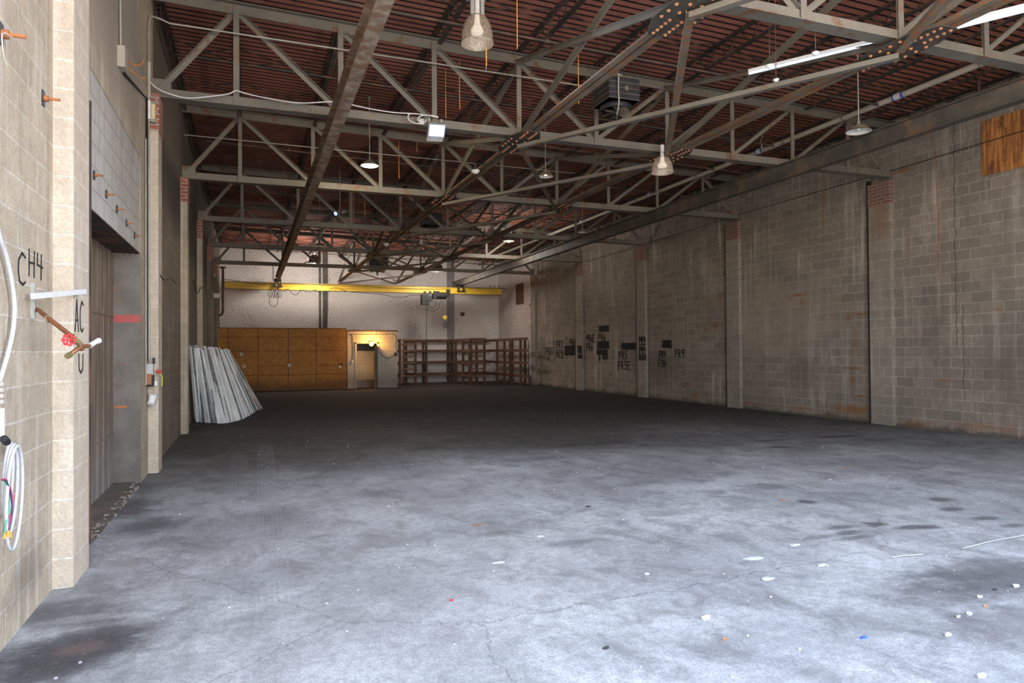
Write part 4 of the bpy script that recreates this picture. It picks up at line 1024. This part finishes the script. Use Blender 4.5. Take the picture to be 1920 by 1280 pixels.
MB().tube([c+V((.01, 0, .07)), c+V((.02, 0, .18))], .005, 5).build('wire', M['conduit'], t)

# white cable along the second truss
yc = TY[1]-.13
cp_ = [(272,118),(278,146),(292,164),(318,176),(352,184),(392,181),(428,176),(443,170),(460,175),(500,184),(560,193),(610,191),(640,191)]
pts = [at(a, b, y=yc) for a, b in cp_]
pts2 = [at(a, b, y=yc) for a, b in [(662,197),(700,205),(740,211),(775,213),(800,216),(822,219)]]
t = thing('white_cable', 'white cable draped along the second truss to the floodlight', 'cable', pts[5])
MB().tube(catm(pts+[at(650, 193, y=yc)]+pts2, 4), .009, 6).build('cable', M['cable_white'], t)
MB().tube(catm([at(a, b, y=yc-.01) for a, b in [(822,220),(800,216),(772,213),(765,218),(768,226),(780,231),(795,230),(800,224)]], 5), .009, 6).build('loop', M['cable_white'], t)
MB().tube(catm([at(a, b, y=yc-.02) for a, b in [(797,229),(784,226),(785,220),(795,216),(815,217)]], 5), .009, 6).build('loop', M['cable_white'], t)
# conduit across between third and fourth truss
tag(MB().tube([(-1.2, 15.38, 6.0), (3.0, 15.38, 5.98), (7.5, 15.38, 5.95)], .010, 6).build('roof_conduit', M['conduit']), 'thin pale conduit crossing at the third truss', 'conduit')
# cable on right wall
tag(MB().tube([at(1925, 243, x=XR-.11), at(1665, 322, x=XR-.125), at(1400, 398, x=XR-.12), at(1216, 455, x=XR-.12), at(1100, 490, x=XR-.12)], .008, 5).build('wall_cable', M['black']), 'thin dark cable strung along the right wall above the pilasters', 'cable')
# hanging straw
tag(MB().tube(catm([at(1728, 195, x=XR-.2), at(1745, 250, x=XR-.1), at(1755, 292, x=XR-.04)], 4), [.004]*8+[.012], 5).build('straw_tuft', M['wood_pale']), 'tan straw tuft hanging down the right wall left of the plywood', 'straw')
tag(MB().tube([at(1752, 297, x=XR-.01), at(1760, 400, x=XR-.01), at(1760, 520, x=XR-.01)], .004, 5).build('hanging_string', M['rust']), 'thin rusty string down the right wall below the straw tuft', 'string')

# small white box and things near left back
for (px, py, yy, s, lab, mt) in ((409, 554, 29.5, .09, 'bright white box on the left wall near the girder end', 'white'), (400, 515, 29.5, .06, 'small pale box high on the far left pilaster', 'pvc'), (377, 461, 20.6, .05, 'tiny pale box on the left wall under third pilaster top', 'pvc')):
    c = at(px, py, x=XL+.05) if yy > 100 else at(px, py, y=yy)
    tag(MB().box((XL, yy, c.z-s), (max(c.x+s*.6, XL+.07), yy+.1, c.z+s)).build('wall_box', M[mt]), lab, 'box')

# ------------------------------------------------------------------ left wall fittings
def L_(px, py, off=0.0): return at(px, py, x=XL+off)
def anchor(px, py, lab, s=1.0):
    p = L_(px, py)
    t = thing('anchor_bolt', lab, 'bolt', p, 'rusty anchor bolts in the left wall')
    MB().box((XL-.004, p.y-.03*s, p.z-.05*s), (XL+.008, p.y+.03*s, p.z+.05*s)).build('plate', M['motor'], t)
    MB().tube([(XL, p.y, p.z), (XL+.10*s, p.y, p.z)], .010*s, 8).tube([(XL+.008, p.y, p.z), (XL+.035*s, p.y, p.z)], .021*s, 6).build('bolt', M['rust'], t)
for k, (px, py) in enumerate(((176, 328), (199, 364), (219, 392), (237, 418), (252, 441))):
    anchor(px, py, 'rusty bolt on pale lintel blocks, %s of five from the left' % ('first', 'second', 'third', 'fourth', 'fifth')[k], .75)
anchor(80, 184, 'rusty bolt on a dark plate left of the nearest pilaster', 1.0)
anchor(0, 63, 'rusty bolt with pale string at the photo\'s top left edge', 1.2)
p = at(3, 64, x=XL+.11)
tag(MB().tube(catm([p, p+V((0, .06, .03)), p+V((.02, .14, .03))], 4), .004, 5).tube(catm([p, p+V((0, .02, -.08)), p+V((0, .07, -.13))], 4), .004, 5).build('pale_string', M['pvc']), 'frayed pale string tied to the top left bolt', 'string')
# strut channel T
t = thing('strut_bracket', 'galvanized strut channel with an arm reaching right, under the letters CH4', 'bracket', L_(60, 595))
a, b = L_(58.5, 530), L_(58.5, 597)
MB().box((XL, a.y-.012, b.z), (XL+.022, a.y+.014, a.z)).build('channel', M['galv'], t)
a, b = L_(62, 555, .05), at(158, 546, x=-1.09)
MB().bar(a, b, .03, .034).build('arm', paint('bright_galv', (.82, .84, .88), .35, .2, .08, 4), t)
# copper pipe with red valve
t = thing('copper_pipe', 'copper pipe stub with brass valve angling out of the left wall', 'pipe', L_(67, 580))
Q = lambda px, py, x: at(px, py, x=x)
c0 = Q(67, 579, XL); c1 = Q(74, 582, XL+.05); c2 = Q(90, 596, -1.14); c3 = Q(134, 630, -1.0); c4 = Q(148, 642, -.97); c5 = Q(152, 650, -.96)
MB().tube([c0, c1, c2, c3], .014, 10).build('copper_run', M['copper'], t)
MB().tube([c2-V((0, .01, 0)), c2+V((0, .03, -.01))], .018, 10).tube([c3, c4], [.019, .021], 10).tube([Q(140, 636, -1.0), Q(143, 640, -.99)], .026, 8).build('valve_body', M['brass'], t)
MB().tube([c4, c5, Q(153, 655, -.96)], .016, 10).tube([Q(128, 666, -1.02), c5, Q(168, 648, -.93)], .013, 10).build('tee', M['copper'], t)
MB().tube([Q(126, 668, -1.02), Q(132, 664, -1.01)], .018, 8).build('hose_bib', M['brass'], t)
MB().tube([Q(168, 648, -.93), Q(176, 643, -.92)], .016, 8).tube([Q(178, 642, -.92), Q(185, 638.5, -.91)], [.014, .02], 8).build('pale_fitting', M['pvc_white'], t)
vc = Q(129, 637, -.99); m = MB()
nr = (V((0, 0, CH))-vc).normalized(); e1 = nr.cross(V((0, 0, 1))).normalized(); e2 = nr.cross(e1)
pts = [vc+nr*.01+e1*math.cos(a*math.pi/14)*(.030+.004*math.cos(a*math.pi/14*7))+e2*math.sin(a*math.pi/14)*(.030+.004*math.cos(a*math.pi/14*7)) for a in range(29)]
m.tube(pts, .0065, 6, caps=False)
for k in range(3): a = k*math.pi/3; m.tube([vc+nr*.01+(e1*math.cos(a)+e2*math.sin(a))*.028, vc+nr*.01-(e1*math.cos(a)+e2*math.sin(a))*.028], .005, 5)
m.tube([vc+nr*.02, vc-nr*.03], .006, 6).build('hand_wheel', M['redvalve'], t)['label'] = 'red hand wheel'
# flexible conduit, box, coil and wires at the left edge
pts = [Q(a, b, XL+.03) for a, b in ((-12, 400), (0, 447), (12, 483), (22, 530), (27, 575), (24, 620), (14, 665), (3, 702), (-8, 735))]
tag(MB().tube(catm(pts, 6), .012, 8).build('flexible_conduit', M['conduit_white']), 'white flexible conduit curving down the left edge of the photo', 'conduit')
c = Q(3, 735, XL+.06)
t = thing('switch_box', 'grey electrical box with cream switches at the left edge', 'box', (XL, c.y, c.z-.08))
MB().box((XL, c.y-.14, c.z-.072), (XL+.055, c.y-.005, c.z+.072)).build('box', M['galv'], t)
m = MB()
for z_ in (-.045, -.015, .015, .045): m.box((XL+.055, c.y-.06, c.z+z_-.010), (XL+.085, c.y-.02, c.z+z_+.010))
m.build('switch_bank', M['pvc'], t)
t = thing('conduit_coil', 'coil of white flexible conduit hanging on the left wall', 'conduit', (XL, 4.5, .7))
for k, (ry, rz) in enumerate(((.075, .20), (.10, .24), (.135, .28))):
    cc = V((XL+.04+.015*k, 4.51, .93-.01*k-rz+.2))
    MB().tube([cc+V((.01*math.sin(a), ry*math.cos(a), rz*math.sin(a))) for a in [q*math.pi/16 for q in range(33)]], .009, 8, caps=False).build('loop', M['conduit_white'], t)
MB().tube([Q(7, 822, XL+.07), Q(13, 829, XL+.07)], .02, 8).build('tape', M['black'], t)
MB().tube([Q(3, 765, XL+.03), Q(3, 825, XL+.03)], .014, 8).build('riser', M['cable_white'], t)
t = thing('loose_wires', 'green, red and black wires with orange caps hanging from the coil', 'wires', Q(15, 1000, XL+.06))
for k, (cs, cl) in enumerate((([(2, 898), (10, 902), (16, 925), (18, 950), (12, 975), (9, 1000)], (.03, .55, .28)), ([(2, 898), (12, 899), (20, 915), (24, 945), (20, 970), (16, 992)], (.75, .05, .22)), ([(3, 899), (14, 905), (20, 930), (23, 955), (20, 980), (17, 993)], (.04, .05, .10)))):
    MB().tube(catm([Q(a, b, XL+.07+.004*k) for a, b in cs], 5), .0035, 6).build('wire', plain('wire_colour_%s' % ('green', 'red', 'black')[k], cl), t)
for (a, b) in ((9, 1004), (15, 998), (19, 1002)): MB().tube([Q(a, b-4, XL+.075), Q(a, b+5, XL+.075)], [.006, .009], 8).build('wire_cap', M['string'], t)

# small conduit drooping cables on left wall further back
tag(MB().tube(catm([Q(a, b, XL+.13) for a, b in ((300, 515), (308, 525), (320, 522), (331, 532))], 5), .008, 5).build('drooping_cable', M['black']), 'dark cable drooping between second and third left pilasters', 'cable')
tag(MB().tube(catm([(XL+.14, 16.6, 3.2), (XL+.14, 17.8, 3.0), (XL+.14, 19.2, 3.25), (XL+.14, 20.1, 3.35)], 5), .010, 5).build('drooping_cable', M['black']), 'dark cable drooping beyond the third left pilaster', 'cable')

# ------------------------------------------------------------------ lettering sprayed on the walls
F = {
 'C': [[(.9,.9),(.5,1),(.1,.75),(.05,.4),(.2,.08),(.6,0),(.9,.1)]],
 'H': [[(.1,0),(.1,1)],[(.85,0),(.9,1)],[(.1,.5),(.9,.55)]],
 '4': [[(.15,1),(.1,.55),(.95,.5)],[(.75,1),(.7,0)]],
 'A': [[(.05,0),(.45,1),(.9,0)],[(.2,.35),(.75,.35)]],
 'P': [[(.1,0),(.1,1),(.7,.95),(.8,.7),(.6,.5),(.1,.45)]],
 'R': [[(.1,0),(.1,1),(.7,.95),(.8,.72),(.55,.5),(.1,.48)],[(.35,.48),(.9,0)]],
 '5': [[(.95,1),(.2,1),(.15,.6),(.6,.62),(.85,.35),(.65,.05),(.1,.03)]],
 'E': [[(.9,1),(.1,1),(.1,0),(.95,0)],[(.1,.52),(.7,.52)]],
 '9': [[(.8,.75),(.5,1),(.15,.8),(.25,.5),(.75,.6),(.8,1),(.75,0)]],
 '7': [[(.05,.95),(.9,1),(.45,0)]],
 '6': [[(.7,1),(.25,.7),(.1,.3),(.3,0),(.75,.05),(.8,.4),(.45,.5),(.15,.3)]],
 'B': [[(.1,0),(.1,1),(.65,.95),(.7,.65),(.1,.52)],[(.1,.52),(.8,.45),(.8,.1),(.1,0)]],
 'O': [[(.5,1),(.1,.75),(.1,.25),(.5,0),(.9,.25),(.9,.75),(.5,1)]],
 'F': [[(.9,1),(.1,.97),(.1,0)],[(.1,.5),(.7,.52)]],
 'U': [[(.1,1),(.15,.2),(.5,0),(.85,.2),(.9,1)]],
 'G': [[(.9,.9),(.4,1),(.1,.6),(.15,.15),(.6,0),(.9,.2),(.85,.5),(.5,.5)]],
 ')': [[(.2,1),(.8,.7),(.8,.25),(.3,0)]],
 '|': [[(.5,0),(.5,1)]], '-': [[(0,.5),(1,.5)]], 'v': [[(.5,1),(.5,0)],[(.2,.3),(.5,0),(.8,.3)]],
}
def ribbon(m, pts, w, plane, xw, sgn):
    pts = [V(p) for p in pts]
    for p, q in zip(pts, pts[1:]):
        d = (q-p)
        if d.length < 1e-5: continue
        d.normalize(); nrm_ = V((1, 0, 0)); s = d.cross(nrm_)*w/2; e = d*w*.4; o = nrm_*.002*sgn
        a, b, c, dd = p-e-s, p-e+s, q+e+s, q+e-s
        m.add([a+o, b+o, c+o, dd+o, a-o*.3, b-o*.3, c-o*.3, dd-o*.3], [(0, 1, 2, 3), (7, 6, 5, 4), (0, 4, 5, 1), (1, 5, 6, 2), (2, 6, 7, 3), (3, 7, 4, 0)])
def write(text, x0p, y0p, x1p, y1p, xw, sgn, lab, w=.045, extra=()):
    """strokes between two picked wall points; sgn is the side the room is on"""
    a = at(x0p, y0p, x=xw); b = at(x1p, y1p, x=xw)
    ya, yb = a.y, b.y; z1, z0 = a.z, b.z; n = len(text); m = MB()
    for i, ch in enumerate(text):
        for st in F[ch]:
            cwid = 1.0/n
            pts = [(xw+sgn*.003, ya+(yb-ya)*((i+.08+u*.8)*cwid), z0+(z1-z0)*v_) for u, v_ in st]
            ribbon(m, pts, w, None, xw, sgn)
    tag(m.build('graffiti', M['graffiti']), lab, 'graffiti', 'sprayed letters on the walls')
GX = XR-.002; PXX = XR-.102
write('C', 31, 470, 50, 536, XL, 1, 'tall black letter C before H4 on the nearest left wall', .012)
write('H4', 51, 466, 81, 526, XL, 1, 'black letters H4 above the strut channel on the nearest left wall', .012)
write('AC', 139, 561, 157, 622, -1.135, 1, 'black letters AC on the nearest left pilaster', .012)
write('U', 145, 664, 157, 698, -1.135, 1, 'black loop letter under the copper pipe on the pilaster', .012)
write('PRG5', 1022, 652, 1037, 664, GX, -1, 'farthest black letters on right wall with an arrow beneath')
write('v', 1026, 666, 1031, 676, GX, -1, 'black down arrow below the farthest letters')
write('|', 1037, 637, 1041, 675, GX, -1, 'tall black line left of PR7 on the right wall')
write('PR7', 1043, 639, 1056, 652, GX, -1, 'black PR7 above a bar on the right wall')
write('-', 1041, 653, 1057, 661, GX, -1, 'black bar between PR7 and PR7E')
write('PR7E', 1042, 660, 1058, 671, GX, -1, 'black PR7E below a bar on the right wall')
write('|', 1061, 632, 1065, 673, GX, -1, 'tall black line right of PR7')
write('PR6B', 1067, 636, 1081, 647, GX, -1, 'black PR6B above a painted-out patch')
write('PR6E', 1099, 628, 1115, 640, GX, -1, 'black PR6E on the right wall')
write('PR6', 1099, 644, 1112, 657, GX, -1, 'black PR6 below PR6E')
write('PR6', 1121, 626, 1137, 639, GX, -1, 'black scribbled PR6 between painted-out patches', .04)
write('PR5', 1160, 659, 1177, 673, GX, -1, 'black PR5 below a painted-out patch', .04)
write('PR5E', 1158, 677, 1183, 693, GX, -1, 'black PR5E lowest on the right wall', .04)
write('PR4', 1198, 632, 1211, 644, PXX, -1, 'upper black PR4 on a right pilaster')
write('-', 1198, 641, 1212, 651, PXX, -1, 'black bar between two PR4 on the pilaster')
write('PR4', 1198, 650, 1211, 662, PXX, -1, 'lower black PR4 on a right pilaster')
write('BOH', 1198, 664, 1212, 675, PXX, -1, 'black BOH on a right pilaster')
write('PR4', 1236, 658, 1249, 671, GX, -1, 'black PR4 above FOH on the right wall', .035)
write('FOH', 1234, 674, 1249, 688, GX, -1, 'black FOH below PR4 on the right wall', .035)
write('PR9', 1265, 655, 1284, 670, GX, -1, 'black PR9 nearest on the right wall', .035)
def patch(x0p, y0p, x1p, y1p, xw, lab):
    a = at(x0p, y0p, x=xw); b = at(x1p, y1p, x=xw); m = MB(); n = 12
    for k in range(n):
        z = b.z+(a.z-b.z)*(k+.5)/n; h = (a.z-b.z)/n*.62
        ja, jb_ = (R()-.5)*.07, (R()-.5)*.07
        m.box((xw-.0042-.0002*k, b.y+jb_, z-h), (xw, a.y+ja, z+h))
    tag(m.build('graffiti_patch', M['graffiti']), lab, 'graffiti', 'painted-out black patches on the right wall')
patch(1059, 648, 1080.5, 666, GX, 'wide black painted-out patch below PR6B')
patch(1083, 648, 1091, 662, PXX, 'upper black patch on the pilaster beside PR6E')
patch(1083.5, 664, 1092, 672, PXX, 'lower black patch on the pilaster beside PR6')
patch(1123, 611, 1142, 621, GX, 'highest black painted-out patch on the right wall')
patch(1120, 640, 1142, 653.5, GX, 'black painted-out patch under the scribbled PR6')
patch(1119, 655, 1139, 665, GX, 'black painted-out patch with drips, lower of the stacked two')
patch(1165, 643, 1192, 655.5, GX, 'long black painted-out patch above PR5')
patch(1242, 638, 1259, 652, GX, 'nearest black painted-out patch, above PR4')
m = MB()
for (a, b, c_) in ((1124, 665, 676), (1131, 665, 673), (1134, 665, 675), (1138, 664, 674)):
    p, q = at(a, b, x=GX), at(a, c_, x=GX); m.box((GX-.003, p.y-.06, q.z), (GX, p.y+.06, p.z))
tag(m.build('graffiti_drips', M['graffiti']), 'black paint drips under the stacked patches', 'graffiti')

# ------------------------------------------------------------------ litter on the floor
def scrap(px, py, s, lab, mat, flat=True, asp=.5):
    c = at(px, py, z=0); m = MB(); n = 9
    ring = [(s*(.7+.5*R())*math.cos(2*math.pi*k/n), s*asp*(.7+.5*R())*math.sin(2*math.pi*k/n)) for k in range(n)]
    hh = [.004+R()*(.006 if flat else s*.5) for _ in ring]
    top = [(c.x+a, c.y+b, h_) for (a, b), h_ in zip(ring, hh)]; bot = [(c.x+a*.96, c.y+b*.96, 0.001) for (a, b) in ring]
    hc = .012 if flat else s*.7
    m.add(top+bot+[(c.x, c.y, hc)], [(k, (k+1) % n, 2*n) for k in range(n)]+[(k+n, (k+1) % n+n, (k+1) % n, k) for k in range(n)]+[tuple(range(2*n-1, n-1, -1))])
    tag(m.build('paper_scrap' if flat else 'rubble_bit', mat), lab, 'litter', 'litter scattered on the concrete floor')
pw = plain('white_paper', (.50, .53, .58), .8); rub = plain('pale_rubble', (.40, .41, .42), .9); brn = plain('brown_bit', (.30, .14, .08), .9); blu = plain('blue_bit', (.05, .12, .62), .6); drk = plain('dark_bit', (.03, .03, .035), .8)
for i_, (px, py, s, lab, mt, fl_) in enumerate([
 (1413, 1047, .085, 'largest crumpled white paper scrap on the right half of floor', pw, True),
 (1440, 1086, .06, 'white paper scrap just below the largest one', pw, True), (1542, 1060, .045, 'white paper scrap right of the largest one', pw, True),
 (1323, 1160, .035, 'folded white scrap left of the brown chip', pw, False), (1360, 1199, .02, 'small brown chip lowest centre right', brn, False),
 (1491, 1022, .05, 'thin white strip above the largest scrap', pw, True), (1620, 1196, .025, 'bright blue scrap on the lower right floor', blu, True),
 (1777, 1191, .03, 'white lump at the lower right', rub, False), (1840, 1269, .03, 'white lump at the very bottom right', rub, False),
 (1818, 1152, .028, 'pale chip in the dark stain at right', rub, False), (1797, 1157, .018, 'tiny pale chip left of another in the dark stain', rub, False),
 (1837, 1120, .024, 'white square chip at right', rub, False), (1848, 1137, .018, 'small tan stone at right below the square chip', brn, False), (1867, 1106, .02, 'dark pebble at right', drk, False), (1905, 1100, .03, 'white lump near the right edge', rub, False),
 (935, 1055, .05, 'torn white scrap in the middle of the floor', pw, True), (895, 985, .05, 'orange-brown strip in the middle of the floor', brn, True), (1012, 1006, .035, 'pale bluish scrap right of the tyre track', pw, True),
 (1213, 1077, .022, 'small white chip at centre right', rub, False), (728, 950, .022, 'small white bead left of the tyre track', rub, False), (1137, 1216, .02, 'dark scrap at the lower centre', drk, False),
 (1103, 950, .03, 'dark leaf-like scrap at centre', drk, True), (846, 1126, .015, 'tiny red bit at lower centre', M['redvalve'], False), (1580, 879, .045, 'tan scrap on the far right floor', brn, True), (1556, 899, .035, 'pale round scrap on the right floor', rub, True), (1467, 937, .04, 'tan strip on the right floor', brn, True)]):
    scrap(px, py, s, lab, mt, fl_)
for (a, b, c_, d_, lab) in ((1805, 1028, 1925, 1002, 'long pale broken stick at the right edge of floor'), (1672, 1045, 1730, 1039, 'short pale stick left of the long one')):
    p, q = at(a, b, z=.012), at(c_, d_, z=.012); tag(MB().tube([p, p.lerp(q, .4)+V((0, .02, 0)), q], .0045, 6).build('pale_stick', rub), lab, 'stick')
m = MB()
for k in range(800):
    x = -.9+R()*12.5; y = 2.6+(R()**1.3)*14; s = .002+R()**3*.007
    m.box((x-s, y-s*.7, 0), (x+s, y+s*.7, s))
o = m.build('floor_grit', rub, loc=(5, 8, 0)); tag(o, 'pale grit and crumbs scattered over the concrete floor', 'grit'); o['kind'] = 'stuff'
m = MB()
for k in range(160):
    y = DY0-.1+R()*3.2; x = XL-.02+(R()-.5)*.09; s = .003+R()**2*.014
    m.box((x-s, y-s, 0), (x+s, y+s*.7, .012+s))
o = m.build('sill_crumbs', M['pilaster_r'], loc=(XL, 8.3, 0)); tag(o, 'broken concrete crumbs along the steel door sill', 'crumbs'); o['kind'] = 'stuff'
